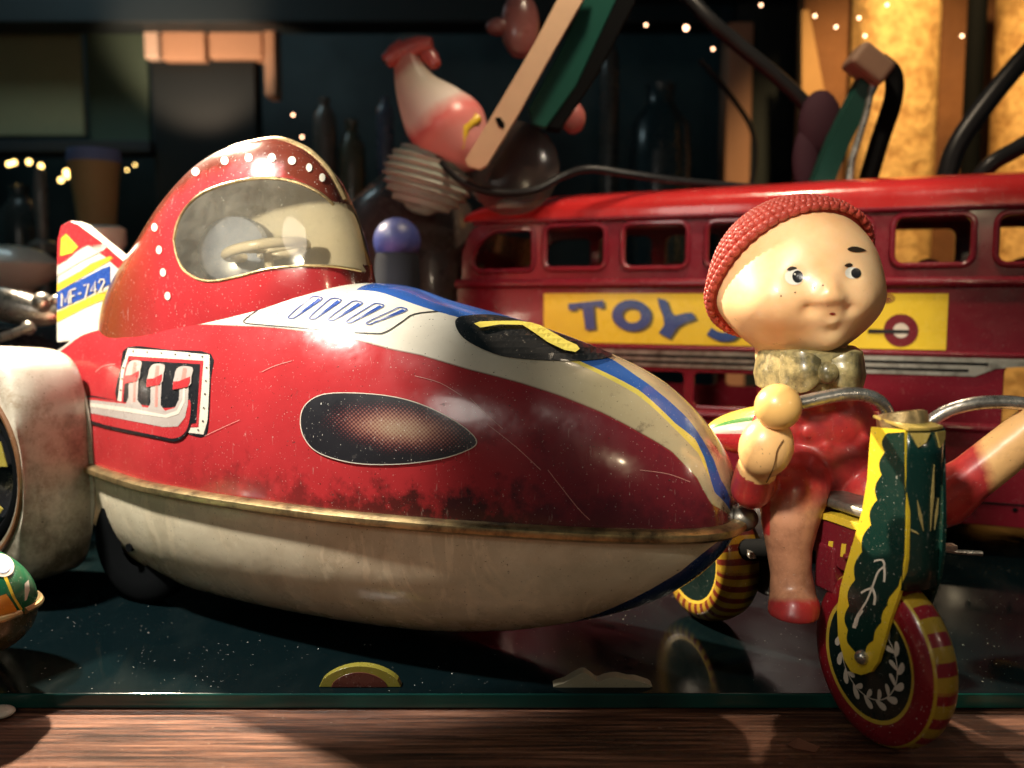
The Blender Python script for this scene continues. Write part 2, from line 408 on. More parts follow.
# grime collected along the seam and chipped nose
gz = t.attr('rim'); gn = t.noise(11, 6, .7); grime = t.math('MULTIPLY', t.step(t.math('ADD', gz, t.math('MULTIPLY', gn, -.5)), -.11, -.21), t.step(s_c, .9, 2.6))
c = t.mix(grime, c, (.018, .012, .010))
gb = t.step(t.noise(4.5, 6, .75), .58, .68); c = t.mix(t.math('MULTIPLY', t.math('MULTIPLY', gb, t.step(s_c, 2.2, 3.2)), .75), c, (.05, .02, .02))
nose_shade = t.math('MULTIPLY', t.step(s_c, 2.4, 2.9), t.step(fr, .02, -.02)); c = t.mix(t.math('MULTIPLY', nose_shade, .85), c, (.11, .012, .02))  # shade on the unlit red nose, painted in as dark maroon
wear(t, c, var=.35, specks=.8, rough=.20, coat=.5, dust=.10); M_hull = t.m
up_.at = {'d_red': ar, 'd_blue': ab, 'd_yellow': ay, 's_pos': [s_of(i/(NU-1)) for i in range(NU) for j in range(NV)], 'rim': [v.z-ZS for v in up_.v]}
UPO = up_.build('upper_hull', M_hull, T)
# printed pictures on the hull (kept on the hull's own surface)
D = MB()
def loopstroke(mb, bvh, pts, wd, mi, off, closed=True):
    P = [Vector(p) for p in pts]; n = len(P); vs = []; fs = []
    for i in range(n):
        a = P[(i-1) % n] if closed or i else P[0]; b = P[(i+1) % n] if closed or i < n-1 else P[-1]
        tt = (b-a).normalized(); nn = Vector((-tt.y, tt.x))
        for sg in (-1, 1):
            q = P[i]+nn*(wd/2*sg); d = ray(*q).normalized(); h = bvh.ray_cast(CO, d)
            vs.append(None if h[0] is None else h[0]+(h[1] if h[1].dot(d) < 0 else -h[1])*off-d*off*.3)
    for i in range(n if closed else n-1):
        j = (i+1) % n; q = (2*i, 2*j, 2*j+1, 2*i+1)
        if all(vs[k] is not None for k in q): fs.append(q)
    mp = {}; out = []
    for i, v in enumerate(vs):
        if v is not None: mp[i] = len(out); out.append(v)
    mb.add(out, [tuple(mp[i] for i in f) for f in fs], mi)
oval = smooth_closed([(301, 420), (306, 405), (322, 395), (350, 393), (388, 396), (420, 404), (450, 418), (470, 432), (477, 443), (466, 451), (440, 459), (400, 464), (355, 463), (320, 453), (305, 438)], 5)
mats = [M_black, M_chalk, M_red, M_grey, M_pink, M_blue, M_white, M_lemon, M_maroon, paint('scratch_pink', (.62, .30, .26))]
# exhaust picture
D.decal(HB, smooth_closed([(128, 347), (170, 350), (211, 354), (211, 380), (209, 420), (205, 436), (188, 434), (150, 418), (117, 402), (121, 368)], 3), 0, .0016, 7)
D.decal(HB, [(128.5, 348.5), (170, 351), (210, 355), (210, 380), (208, 420), (204, 434.5), (188, 432.5), (150, 417), (118, 401), (122, 368)], 1, .0024, 7)
D.decal(HB, [(129, 356), (204, 361), (199, 427), (180, 428), (122, 404), (124, 375)], 2, .0032, 7)
D.decal(HB, [(130, 360), (201, 364.5), (197, 423), (180, 426), (124, 403), (126, 378)], 0, .0040, 7)
D.decal(HB, smooth_closed([(84, 396), (124, 402), (165, 408), (181, 405), (192, 400), (193, 418), (188, 433), (178, 441), (160, 439), (84, 421)], 3), 0, .0046, 7)
D.decal(HB, smooth_closed([(84, 398), (124, 402), (165, 408), (181, 405), (191, 400), (191, 417), (187, 431), (177, 438), (160, 436), (84, 418)], 3), 2, .0052, 7)
D.decal(HB, [(84, 399), (128, 404), (166, 411), (176, 408), (180, 400), (181, 384), (190, 384), (189, 405), (186, 418), (179, 426.5), (164, 427), (84, 411.5)], 3, .0062, 5)
D.decal(HB, [(84, 402), (128, 407.5), (166, 415), (178, 411), (184, 400), (184.5, 385), (186.5, 385), (186, 402), (180, 414), (168, 418), (84, 405.5)], 1, .0070, 5)
for (xa, xb, ya, yb) in ((130, 141, 362, 404), (152, 164, 365, 409)):
    D.decal(HB, [(xa, ya+14), (xb-1, ya+15), (xb-2, yb-4), (xb+3, yb+3), (xa-3, yb), (xa, yb-6)], 3, .0066, 5)
    D.decal(HB, [(xa+5, ya+14), (xa+7.5, ya+14), (xa+7, yb-2), (xa+4.5, yb-2)], 4, .0074, 5)
for (xa, ya, wd) in ((130, 361, 12), (152, 364.5, 13), (178, 367, 15)):
    D.decal(HB, smooth_closed([(xa-.5, ya+4), (xa+4, ya), (xa+wd+1, ya+1), (xa+wd, ya+10), (xa+wd-2, ya+19), (xa-3, ya+20), (xa-2, ya+10)], 3), 3, .0080, 5)
    D.decal(HB, [(xa+wd*.45, ya+1.5), (xa+wd*.7, ya+2), (xa+wd*.6, ya+15), (xa+wd*.3, ya+15)], 4, .0086, 5)
    D.decal(HB, [(xa-3.2, ya+15), (xa+3, ya+14.5), (xa+wd-1, ya+10), (xa+wd-1.5, ya+16), (xa+wd-4, ya+20.5), (xa-3.5, ya+23)], 2, .0092, 5)
for (x, y) in [(134, 351.5), (148, 352.4), (162, 353.4), (176, 354.6), (190, 355.6), (203, 357), (207.3, 368), (206.6, 381), (205.8, 394), (204.6, 408), (203.6, 421), (199, 430), (125.5, 358), (124.2, 368), (122.8, 379), (121.5, 390)]:
    D.decal(HB, ell(x, y, .9, .9, 8), 0, .0046, 3)
D.build('painted_exhaust', mats, UPO, smooth=False); D = MB()
# black oval with yellow figure on the nose
D.decal(HB, smooth_closed([(455, 324), (459, 318), (470, 316), (492, 315.5), (520, 321), (550, 331), (580, 342), (603, 351), (612, 356), (598, 360), (570, 361.5), (530, 360), (500, 356), (475, 346), (461, 336)], 4), 0, .004, 6)
D.decal(HB, [(474, 326), (480, 330), (500, 327), (522, 327.5), (532, 334), (548, 345), (564, 352.5), (575, 354.5), (579, 351.5), (576, 347.5), (566, 343), (552, 335), (540, 328), (530, 325), (518, 323.5), (496, 323.5), (480, 324)], 7, .011, 5)
D.build('painted_number', mats, UPO, smooth=False); D = MB()
# louvre panel
loopstroke(D, HB, smooth_open([(258, 310), (246, 319), (245, 323), (262, 325), (320, 329.5), (372, 333.6), (386, 332), (402, 322), (414, 314.5), (438, 311.5)], 5), 1.0, 0, .0022, False)
for (bx, by, tx, ty) in ((289, 316.5, 318, 297.5), (310, 317.3, 337, 299.3), (329, 318.6, 358, 302), (347, 321, 379, 304.5), (367, 322.6, 402, 308.5)):
    lp = smooth_closed([(bx, by), (bx+4, by+1.8), (bx+8, by), (tx+3, ty+3), (tx+2, ty), (tx-4, ty-.6), (tx-9, ty+2)], 4)
    loopstroke(D, HB, lp, .9, 5, .0026)
    D.decal(HB, [(bx+6, by+.5), (bx+8, by-1), (tx+3, ty+2.5), (tx+.5, ty+1)], 5, .0024, 4)
D.build('painted_louvres', mats, UPO, smooth=False)
for sc_p in ([(470, 398), (482, 410), (494, 421), (503, 429)], [(548, 470), (562, 488), (578, 508), (590, 520)], [(487, 424), (515, 446), (541, 470)], [(205, 436), (222, 428), (240, 420)], [(640, 470), (668, 474), (690, 482)], [(262, 372), (275, 366), (292, 361)], [(415, 376), (440, 383), (462, 396)], [(96, 372), (104, 366), (116, 364)]):
    D = MB(); loopstroke(D, HB, [tuple(q) for q in smooth_open(sc_p, 4)], .5, 0, .0022, False); D.build('scratch', mats[9], UPO, smooth=False)
# halftone oval window print
t = NT('halftone_print')
uu, vv = t.attr('hu'), t.attr('hv')
dx = t.math('DIVIDE', t.math('SUBTRACT', uu, .12), .74); dy = t.math('DIVIDE', t.math('ADD', vv, .05), .62)
rr = t.math('SQRT', t.math('ADD', t.math('MULTIPLY', dx, dx), t.math('MULTIPLY', dy, dy)))
dotn = t.math('MULTIPLY', t.math('SINE', t.math('MULTIPLY', uu, 130)), t.math('SINE', t.math('MULTIPLY', vv, 54)))
rr2 = t.math('ADD', rr, t.math('ADD', t.math('MULTIPLY', dotn, .34), t.math('MULTIPLY', t.math('SUBTRACT', t.noise(9, 5, .7), .5), .5)))
c = t.ramp(rr2, [(.10, (.38, .26, .17)), (.50, (.27, .12, .085)), (.78, (.10, .022, .026)), (1.0, (.012, .011, .014))])
wear(t, c, var=.1, specks=.5, rough=.36, coat=.2, dust=.25); M_half = t.m
Dv = MB(); Dv.decal(HB, oval, 0, .0034, 5)
hu, hv = [], []
for v in Dv.v:
    x, y = proj(v); hu.append((x-389)/88); hv.append((y-429-(x-389)*.11)/36)
Dv.at = {'hu': hu, 'hv': hv}
Dv.build('oval_window', M_half, UPO, smooth=False)
D2 = MB(); loopstroke(D2, HB, oval, .9, 0, .0042); D2.build('window_outline', M_chalk, UPO, smooth=False)
# lower tub
t = NT('racer_tub_cream')
bl = t.attr('keel'); s2 = t.attr('s_pos')
c = t.mix(t.math('MULTIPLY', t.step(t.noise(2.2, 6, .6, dist=1.2), .45, .65), .45), (.66, .58, .42), (.42, .33, .20))
c = t.mix(t.step(t.noise(3.1, 5, .6, stretch=(1, 1, .4), dist=2.5), .56, .62), c, (.72, .62, .44))
c = t.mix(t.math('GREATER_THAN', bl, 0), c, (.012, .035, .13))
wear(t, c, var=.45, specks=.9, rough=.27, coat=.4, dust=.15, speckcol=(.07, .045, .03)); M_tub = t.m
lo = MB(); NUl, NVl = 160, 70
sl = lambda u: s_of(u, .05, LEN)
lo.grid(lambda u, v: hull(sl(u), pi*v, sinterp(TB, sl(u))*(.985), -1), NUl, NVl)
kl = []
for i in range(NUl):
    s = sl(i/(NUl-1)); lim = interp([(0, 9), (2.2, 9), (2.6, 1.5), (3.0, .95), (3.25, .6), (3.36, .3), (LEN, .2)], s)
    for j in range(NVl): kl.append(mir(pi*j/(NVl-1))-lim)
lo.at = {'keel': kl, 's_pos': [sl(i/(NUl-1)) for i in range(NUl) for j in range(NVl)]}
lo.build('lower_tub', M_tub, T)
# seam flange around the hull
fl = MB(); N_ = 260; ring = []
for k in range(N_):
    a = 2*pi*k/N_; s = s_of((1-cos(a))/2 if False else (a/pi if a <= pi else 2-a/pi), -.21, LEN-.001); sg = 1 if a <= pi else -1
    ring.append(RR+U*s+NN*(sg*sw(s)))
cen = RR+U*1.7
def flv(u, v):
    k = int(round(u*N_)) % N_; P = ring[k]; tn = (ring[(k+1) % N_]-ring[(k-1) % N_]).normalized(); o_ = V(tn.y, -tn.x, 0)
    if (P-cen).dot(o_) < 0: o_ = -o_
    prof = [(-.03, .020), (.012, .022), (.032, .018), (.043, .010), (.045, 0), (.043, -.012), (.030, -.022), (.008, -.026), (-.03, -.026)]
    q = prof[int(round(v*(len(prof)-1)))]
    return P+o_*q[0]+UP*q[1]
fl.grid(flv, N_, 9, cu=True); fl.build('seam_flange', M_brass, T)
MB().ball(NO+U*.02+UP*.015, (.055, .05, .045), 24).build('nose_cap', M_dull, T)
# ---- canopy
TCR = [(.36, .60), (.39, .73), (.44, .82), (.695, 1.085), (.857, 1.245), (1.07, 1.385), (1.243, 1.437), (1.418, 1.45), (1.564, 1.407), (1.689, 1.31), (1.776, 1.17), (1.83, 1.03), (1.87, .93), (1.895, .80), (1.90, .70)]
TCW = [(.36, .02), (.38, .06), (.45, .11), (.7, .19), (1.0, .245), (1.3, .27), (1.5, .262), (1.7, .21), (1.8, .16), (1.87, .09), (1.895, .04), (1.90, .0)]
def can_pt(u, v):
    s = .36+1.54*(.5-.5*cos(pi*u)) if False else .36+1.54*(1-(1-u)**1.6)
    zt = sinterp(TCR, s); zb = sinterp(TH, s)-.16; wd = sinterp(TCW, s)
    a = pi*v; c_ = spow(cos(a), .8); q = abs(sin(a))**.85
    return RR+U*s+NN*(wd*c_*(1-.10*q))+UP*(zb+(zt-zb)*q)
WIN = smooth_closed([(174, 240), (178, 222), (188, 205), (205, 192), (230, 183), (262, 178), (292, 181), (318, 192), (336, 206), (345, 214), (352, 235), (361, 262), (366, 272), (352, 269), (330, 266), (300, 266), (268, 269), (240, 276), (215, 281), (198, 279), (184, 270), (177, 256)], 5)
NUc, NVc = 260, 190
cb = [[can_pt(i/(NUc-1), j/(NVc-1)) for j in range(NVc)] for i in range(NUc)]
def in_win(i, j):
    if j >= (NVc-1)//2: return False
    jj = j
    P = (cb[i][jj]+cb[i+1][jj]+cb[i+1][jj+1]+cb[i][jj+1])/4
    return inpoly(proj(P), WIN) 
mask = {(i, j): in_win(i, j) for i in range(NUc-1) for j in range(NVc-1)}
# the glass meets across the nose of the canopy, below the red arch
for i in range(NUc-1):
    s = .36+1.54*(1-(1-(i/(NUc-1)))**1.6)
    for j in range(NVc-1):
        zt = cb[i][j].z-ZS
        if s > 1.74 and sinterp(TH, s)+.075 < zt < 1.17: mask[(i, j)] = True
t = NT('canopy_red'); 
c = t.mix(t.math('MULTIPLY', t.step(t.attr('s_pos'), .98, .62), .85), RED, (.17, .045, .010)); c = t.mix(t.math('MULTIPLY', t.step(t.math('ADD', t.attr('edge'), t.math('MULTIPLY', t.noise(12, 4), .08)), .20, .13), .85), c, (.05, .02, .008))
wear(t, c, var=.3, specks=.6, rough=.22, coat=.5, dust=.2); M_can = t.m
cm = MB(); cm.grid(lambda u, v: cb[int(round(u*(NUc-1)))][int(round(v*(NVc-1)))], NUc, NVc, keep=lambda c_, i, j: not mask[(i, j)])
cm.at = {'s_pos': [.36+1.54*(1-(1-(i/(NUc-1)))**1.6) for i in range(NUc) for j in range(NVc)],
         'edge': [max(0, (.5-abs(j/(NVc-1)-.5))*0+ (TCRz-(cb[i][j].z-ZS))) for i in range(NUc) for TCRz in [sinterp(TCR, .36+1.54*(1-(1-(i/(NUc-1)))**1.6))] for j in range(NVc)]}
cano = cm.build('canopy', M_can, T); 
t = NT('scratched_celluloid')
dn = t.noise(7, 7, .7); sp = t.noise(120, 2, .6)
gl = t.n('ShaderNodeBsdfGlossy'); gl.inputs['Roughness'].default_value = .06; gl.inputs['Color'].default_value = (1, .95, .85, 1)
tr = t.n('ShaderNodeBsdfTransparent'); tr.inputs['Color'].default_value = (.95, .90, .78, 1)
df = t.n('ShaderNodeAddShader'); d_1 = t.n('ShaderNodeBsdfDiffuse'); d_1.inputs['Color'].default_value = (.40, .37, .30, 1); d_2 = t.n('ShaderNodeBsdfTranslucent'); d_2.inputs['Color'].default_value = (.42, .38, .28, 1)
t.l(d_1.outputs[0], df.inputs[0]); t.l(d_2.outputs[0], df.inputs[1])
fz = t.n('ShaderNodeFresnel'); fz.inputs['IOR'].default_value = 1.55
m1 = t.n('ShaderNodeMixShader'); t.l(t.math('MINIMUM', t.math('ADD', t.math('MULTIPLY', t.step(dn, .40, .72), .12), t.math('ADD', t.math('MULTIPLY', t.step(sp, .70, .72), .5), .08)), 1), m1.inputs[0]); t.l(tr.outputs[0], m1.inputs[1]); t.l(df.outputs[0], m1.inputs[2])
m2 = t.n('ShaderNodeMixShader'); t.l(fz.outputs[0], m2.inputs[0]); t.l(m1.outputs[0], m2.inputs[1]); t.l(gl.outputs[0], m2.inputs[2]); t.l(m2.outputs[0], t.out.inputs[0]); M_cel = t.m
wm = MB(); wm.grid(lambda u, v: cb[int(round(u*(NUc-1)))][int(round(v*(NVc-1)))], NUc, NVc, keep=lambda c_, i, j: mask[(i, j)])
wm.build('windshield', M_cel, cano)
ln_ = MB(); ln_.grid(lambda u, v: can_pt(.08+.72*u, .52+.46*v)+NN*.012-UP*.012, 60, 40)
ln_.build('inner_liner', paint('bare_tin_lining', (.70, .66, .55), specks=.5, rough=.35, var=.25), cano)
CB = cm.bvh()
dd = None
for q in [(196, 172), (225, 161), (249, 158), (272, 158), (292, 161), (309, 168), (322, 178), (155, 227.5), (159.5, 250), (163.5, 272.5), (168, 296)]:
    dd = MB(); dd.decal(CB, ell(q[0], q[1], 3.9 if q[0] > 180 and q[0] < 300 else 3.0, 4.2, 12), 0, .003, 2)
    dd.build('painted_dot', M_white, cano, smooth=False)
rg = [can_pt(u/80, .5) for u in range(0, 64)]
MB().tube(rg, lambda q: .013, 8).build('ridge_edging', M_brass, cano)
# rolled rim of the arch above the windshield nose and window rim
rim = []
for q in WIN:
    h = CB.ray_cast(CO, ray(*q).normalized())
BV2 = MB(); BV2.grid(lambda u, v: cb[int(round(u*(NUc-1)))][int(round(v*(NVc-1)))], NUc, NVc); BV2 = BV2.bvh()
for q in [tuple(p) for p in smooth_open([(174, 240), (178, 222), (188, 205), (205, 192), (230, 183), (262, 178), (292, 181), (318, 192), (334, 205)], 5)]:
    h = BV2.ray_cast(CO, ray(*q).normalized())
    if h[0] is not None and h[0].y < 4.4: rim.append(h[0])
MB().tube(rim, .007, 6).build('window_edging', M_brass, cano)
rim2 = []
for q in smooth_open([(174, 240), (177, 256), (184, 270), (198, 279), (215, 281), (240, 276), (268, 269), (300, 266), (330, 266), (352, 269), (361, 271)], 5):
    h = BV2.ray_cast(CO, ray(*q).normalized())
    if h[0] is not None: rim2.append(h[0])
MB().tube(rim2, .006, 6).build('window_edging', M_brass, cano)
# steering wheel and seat inside
swc = RR+U*1.36+UP*.985; ax = (UP*.97-U*.18).normalized(); e1 = (U-ax*U.dot(ax)).normalized(); e2 = ax.cross(e1)
st = MB(); st.tube([swc+e1*(.17*cos(a))+e2*(.17*sin(a)) for a in [2*pi*k/40 for k in range(40)]], .022, 10, closed=True)
for k in range(3): a = 2*pi*k/3+.4; st.tube([swc, swc+e1*(.17*cos(a))+e2*(.17*sin(a))], .016, 8)
st.tube([swc, swc-ax*.3], .02, 8); st.build('steering_wheel', M_white, T)
se = MB(); se.lathe(RR+U*1.12+UP*.99-NN*.06, (NN*.85+U*.35+UP*.25), [(0, -.03), (.14, -.03), (.165, 0), (.15, .03), (.10, .045), (0, .05)], 32)
se.build('seat_back', paint('pale_blue_tin', (.30, .36, .52)), T)
# ---- tail fin
fin_px = [(57, 342), (57, 300), (58, 255), (60, 232), (64, 224), (70, 221), (78, 224), (92, 236), (112, 252), (135, 272), (150, 300), (150, 330)]
FP = RR+U*.12
mats = [M_white, M_red, M_yellow, M_blue, M_lemon, M_chalk]
fn = MB(); mp_ = lambda x, y, o=.035: atpl(x, y, FP+NN*o, NN)
fn.plate(fin_px, mp_, NN, .07, 0)
def fpoly(p, mi, o): fn.plate(p, lambda x, y: mp_(x, y, .035+o), NN, .002, mi)
fpoly([(57, 266), (57.5, 240), (61, 226), (70, 221), (80, 226), (100, 241), (124, 262), (124, 274), (104, 256), (88, 245), (76, 253), (66, 261)], 1, .003)
fpoly([(60, 256), (61, 238), (66, 234), (78, 247), (72, 253)], 2, .005)
fpoly([(57, 266), (84, 246), (110, 243), (104, 250), (80, 262), (57, 276)], 5, .003)
fpoly([(57, 284), (80, 271), (92, 263), (110, 256), (114, 258), (90, 272), (57, 292)], 2, .003)
fpoly([(57, 292), (80, 280), (103, 268), (110, 266), (110, 284), (88, 296), (57, 310)], 3, .003)
fpoly([(57, 312), (88, 298), (110, 288), (110, 297), (88, 306), (57, 322)], 2, .003)
tf = fn.build('tail_fin', mats, T, bevel=.01)
def stroke_px(mb, mapf, pts, wd, nrm, mi=0, thick=.002):
    P = [Vector(p) for p in pts]; L_ = []; R_ = []
    for i in range(len(P)):
        a = P[max(i-1, 0)]; b = P[min(i+1, len(P)-1)]; tt = (b-a).normalized(); nn = Vector((-tt.y, tt.x))*wd/2
        L_.append(tuple(P[i]+nn)); R_.append(tuple(P[i]-nn))
    for i in range(len(P)-1): mb.plate([L_[i], L_[i+1], R_[i+1], R_[i]], mapf, nrm, thick, mi)
GL = {'M': [[(0, 1), (0, 0), (.5, .8), (1, 0), (1, 1)]], 'F': [[(0, 1), (0, 0), (1, 0)], [(0, .5), (.8, .5)]], '-': [[(.1, .5), (.9, .5)]],
      '7': [[(0, 0), (1, 0), (.35, 1)]], '4': [[(.75, 1), (.75, 0), (0, .65), (1, .65)]], '2': [[(0, .2), (.3, 0), (.8, .05), (.95, .3), (0, 1), (1, 1)]]}
tx = MB(); x = 61.5
for ch, wd in zip('MF-742', (7, 5, 4, 5, 6, 6)):
    for stt in GL[ch]:
        stroke_px(tx, lambda a, b: mp_(a, b, .043), [(x+p[0]*wd, 294-(x+p[0]*wd-60)*.36+p[1]*13) for p in stt], 1.3, NN)
    x += wd+2.0
tx.build('lettering', M_chalk, tf, smooth=False)
# ---- rear wheel spat, wheel, under-wheel
FC = atpl(-43, 470, RR+U*.0+NN*.58, NN); FC.z = .62
def se_ring(r, n_, o, k, N=64, dz=0):
    a = 2*pi*k/N; return FC+U*(r*spow(cos(a), 2/n_)*(1 if r < .45 else 1-.19*min(1, (r-.45)/.06)))+UP*(r*spow(sin(a), 2/n_)+dz)+NN*o
sp_ = MB(); prof = [(.40, 2, .0), (.425, 2, .012), (.44, 2, .004), (.47, 2.4, .010), (.500, 3.0, .004), (.515, 3.6, -.010), (.522, 4.2, -.03), (.525, 4.8, -.12), (.525, 4.8, -.22), (.525, 4.8, -.325), (.522, 4.8, -.335), (.45, 3.6, -.34)]
sp_.grid(lambda u, v: se_ring(prof[int(round(v*11))][0], prof[int(round(v*11))][1], prof[int(round(v*11))][2], u*64), 64, 12, cu=True)
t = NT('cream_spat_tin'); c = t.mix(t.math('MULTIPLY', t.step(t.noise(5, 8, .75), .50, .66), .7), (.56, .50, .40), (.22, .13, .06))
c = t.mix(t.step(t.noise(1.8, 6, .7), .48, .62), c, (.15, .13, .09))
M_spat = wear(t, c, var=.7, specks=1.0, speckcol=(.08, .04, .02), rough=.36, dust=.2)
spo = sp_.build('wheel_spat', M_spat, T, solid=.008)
rgm = MB()
rgm.tube([se_ring(.43, 2, .012, k) for k in range(64)], .012, 8, closed=True)
rgm.build('spat_ring', paint('brown_ink', (.16, .07, .03)), spo)
wh = MB(); wh.lathe(FC+NN*-.06, NN, [(.395, -.1), (.40, 0), (.37, .03), (.33, .035), (.30, .01)], 56)
who = wh.build('rear_wheel', M_blackflat, T)
d_ = MB(); d_.lathe(FC+NN*-.05, NN, [(.31, .0), (.27, -.02), (.12, .0), (0, .02)], 48); d_.build('wheel_disc', M_black, who)
spk = MB()
for k in range(6):
    a = 2*pi*k/6+.3; q = lambda aa, r: FC+NN*-.025+U*(r*cos(aa))+UP*(r*sin(aa))
    spk.add([q(a-.10, .08), q(a+.10, .08), q(a+.19, .30), q(a-.19, .30)], [(0, 1, 2, 3)])
spk.build('painted_spokes', paint('olive_yellow_ink', (.34, .27, .05)), who, smooth=False, solid=.004)
for (px, py, r) in ((146, 540, .27),):
    C0 = atY(px, py, 4.0); C0.z = r+.002
    m_ = MB(); m_.lathe(C0, NN, [(.10, .05), (.17, .06), (r*.86, .065), (r*.97, .05), (r, .03), (r, -.03), (r*.97, -.05), (r*.86, -.065), (.1, -.06)], 48)
    m_.tube([C0+NN*.1, C0-NN*.5], .02, 8)
    m_.build('under_wheel', M_blackflat, T)
# ================================================================= RED BUS
bd = V(1, -.4, 0).normalized(); bn = V(bd.y, -bd.x, 0); BP = V(0, 5.71, 0)      # side plane: direction, outward normal, point
def bmap(o=0): return lambda a, z: BP+bd*a+bn*o+UP*z
def b2(px, py, o=0):
    P = atpl(px, py, BP+bn*o, bn); d = P-BP; return (d.dot(bd), P.z)
BT = thing('toy_bus', 'long dark red tin bus with open windows and yellow lettered panel, behind the doll', 'toy bus', (.8, 5.9, 0))
aL = b2(458, 300)[0]; aR = aL+4.6
zsill = b2(750, 283)[1]; ztop = b2(575, 217)[1]; zw0 = b2(575, 269)[1]; zw1 = b2(575, 225)[1]
zp1 = b2(712, 293.5)[1]; zp0 = b2(712, 345)[1]
ztr1 = b2(650, 350)[1]; ztr0 = b2(650, 366)[1]; zrd = b2(703, 414)[1]; zbot = .17
c2, c6 = b2(575, 250)[0], b2(932, 250)[0]; pitch = (c6-c2)/4; hw2 = (b2(606, 250)[0]-b2(545, 250)[0])/2
def rrect(x0, x1, y0, y1, r, n=5):
    out = []
    for cx, cy, a0 in ((x1-r, y1-r, 0), (x0+r, y1-r, pi/2), (x0+r, y0+r, pi), (x1-r, y0+r, 3*pi/2)):
        out += [(cx+r*cos(a0+k*pi/2/n), cy+r*sin(a0+k*pi/2/n)) for k in range(n+1)]
    return out
wins = []
for k in range(-1, 7):
    c_ = c2+k*pitch; x0_, x1_ = c_-hw2, c_+hw2
    if k == -1:
        q = [b2(472+dx, yy) for dx, yy in ((2, 266), (1, 258), (6, 246), (14, 237), (24, 231), (40, 229.5), (57, 229), (61, 232), (61.5, 240), (61.5, 262), (59, 269), (50, 270.5), (10, 271))]
        wins.append(smooth_closed(q, 3))
    else: wins.append(rrect(x0_, x1_, zw0, zw1, .055))
lwx = [b2(612, 390)[0]-.6, b2(612, 390)[0], b2(684, 390)[0], b2(694, 390)[0], b2(757, 390)[0], b2(1003, 390)[0], b2(1003, 390)[0]+.6]
lower = [rrect(b2(560, 390)[0], lwx[2], zrd+.05, ztr0-.03, .03), rrect(lwx[3], lwx[4], zrd+.05, ztr0-.03, .03), rrect(lwx[5], lwx[6], b2(1010, 455)[1], b2(1010, 364)[1], .05)]
thick = .05
# upper storey with the window openings (both sides)
def bus_side(off, sgn, nm):
    n = bn*sgn
    m = MB(); m.plate([(aL+.02, zsill), (aR, zsill), (aR, ztop), (aL+.18, ztop), (aL+.08, ztop-.08), (aL+.03, ztop-.2)], bmap(off), n, thick, 0, wins)
    m.plate([(aL, zbot), (aR, zbot), (aR, zsill-.002), (aL, zsill-.002)], bmap(off+.02*sgn), n, thick, 0, lower)
    return m.build(nm, M_busred, BT, smooth=False, bevel=.008)
BW = 1.25
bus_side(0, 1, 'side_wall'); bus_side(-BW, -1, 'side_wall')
for k, wpoly in enumerate(wins):
    fr_ = MB(); fr_.tube([bmap(.006)(*p) for p in wpoly], .017, 8, closed=True); fr_.build('window_frame', M_busred, BT)
# rails and mouldings
def rail(z, r, mat, nm, o=.02, x0=None, x1=None):
    m = MB(); m.tube([bmap(o)(a, z) for a in (x0 if x0 is not None else aL, x1 if x1 is not None else aR)], r, 12); return m.build(nm, mat, BT)
rail(zsill, .030, M_busred, 'sill_rail'); rail(zrd, .026, M_busred, 'lower_rail'); rail(zp0-.02, .014, M_busred, 'panel_rail')
rail(ztop-.012, .020, M_busred, 'gutter_rail', .012, aL+.12)
M_trim = metal('dull_grey_trim', (.34, .33, .28), .42, (.12, .11, .09))
tm = MB(); zt0, zt1 = ztr0, ztr1
aE = b2(974, 376)[0]; aS = b2(500, 360)[0]; aP = b2(1060, 372)[0]
tm.plate([(aS, zt0), (aE, zt0), (aE+.10, zt0+.045), (aE+.2, zt0+.055), (aP+.6, zt0+.06), (aP+.6, zt1), (aS, zt1)], bmap(.034), bn, .012, 0)
for (za, aend) in ((.68, aE+.06), (.30, aE-.03)):
    zc = zt0+(zt1-zt0)*za; tm.plate([(aS, zc-.007), (aend, zc-.007), (aend, zc+.007), (aS, zc+.007)], bmap(.0375), bn, .003, 1)
tm.build('side_moulding', [M_trim, M_blackflat], BT, smooth=False)
# roof, ends, floor
def roofp(u, v):
    a = aL+.06+(aR-aL)*u**1.7; e = min(1, (a-aL-.02)/.5); hr = .155*sqrt(max(0, 1-(1-e)**2))*(1+.25*min(1, (a-aL)/2.5))+.01
    th = pi*v; q = abs(sin(th))**.55; cc = spow(cos(th), .55); wdt = (BW/2+.03)
    return BP+bd*a+bn*(-BW/2+wdt*cc)+UP*(ztop-.012+hr*q)
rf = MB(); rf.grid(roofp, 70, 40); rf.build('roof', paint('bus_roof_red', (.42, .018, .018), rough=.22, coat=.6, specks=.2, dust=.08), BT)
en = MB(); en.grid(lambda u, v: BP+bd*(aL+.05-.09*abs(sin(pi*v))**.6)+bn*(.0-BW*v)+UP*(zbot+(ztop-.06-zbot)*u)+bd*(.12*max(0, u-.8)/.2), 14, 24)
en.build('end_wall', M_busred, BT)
MB().box(BP+bd*((aL+aR)/2)+bn*(-BW/2)+UP*(zbot+.03), (aR-aL-.1, BW-.15, .05), bd, bn, UP).build('floor_pan', M_blackflat, BT, smooth=False)
hd = MB()
def hoodp(u, v):
    a = aL+.05-.62*u; e = sqrt(max(0, 1-u**3)); th = pi*v; wd = (BW/2-.22)*e
    return BP+bd*a+bn*(-BW/2+wd*spow(cos(th), .7)-.0)+UP*(.25+(zsill-.12-.25)*e*abs(sin(th))**.6)
hd.grid(hoodp, 24, 30); hd.build('bonnet', M_busred, BT)
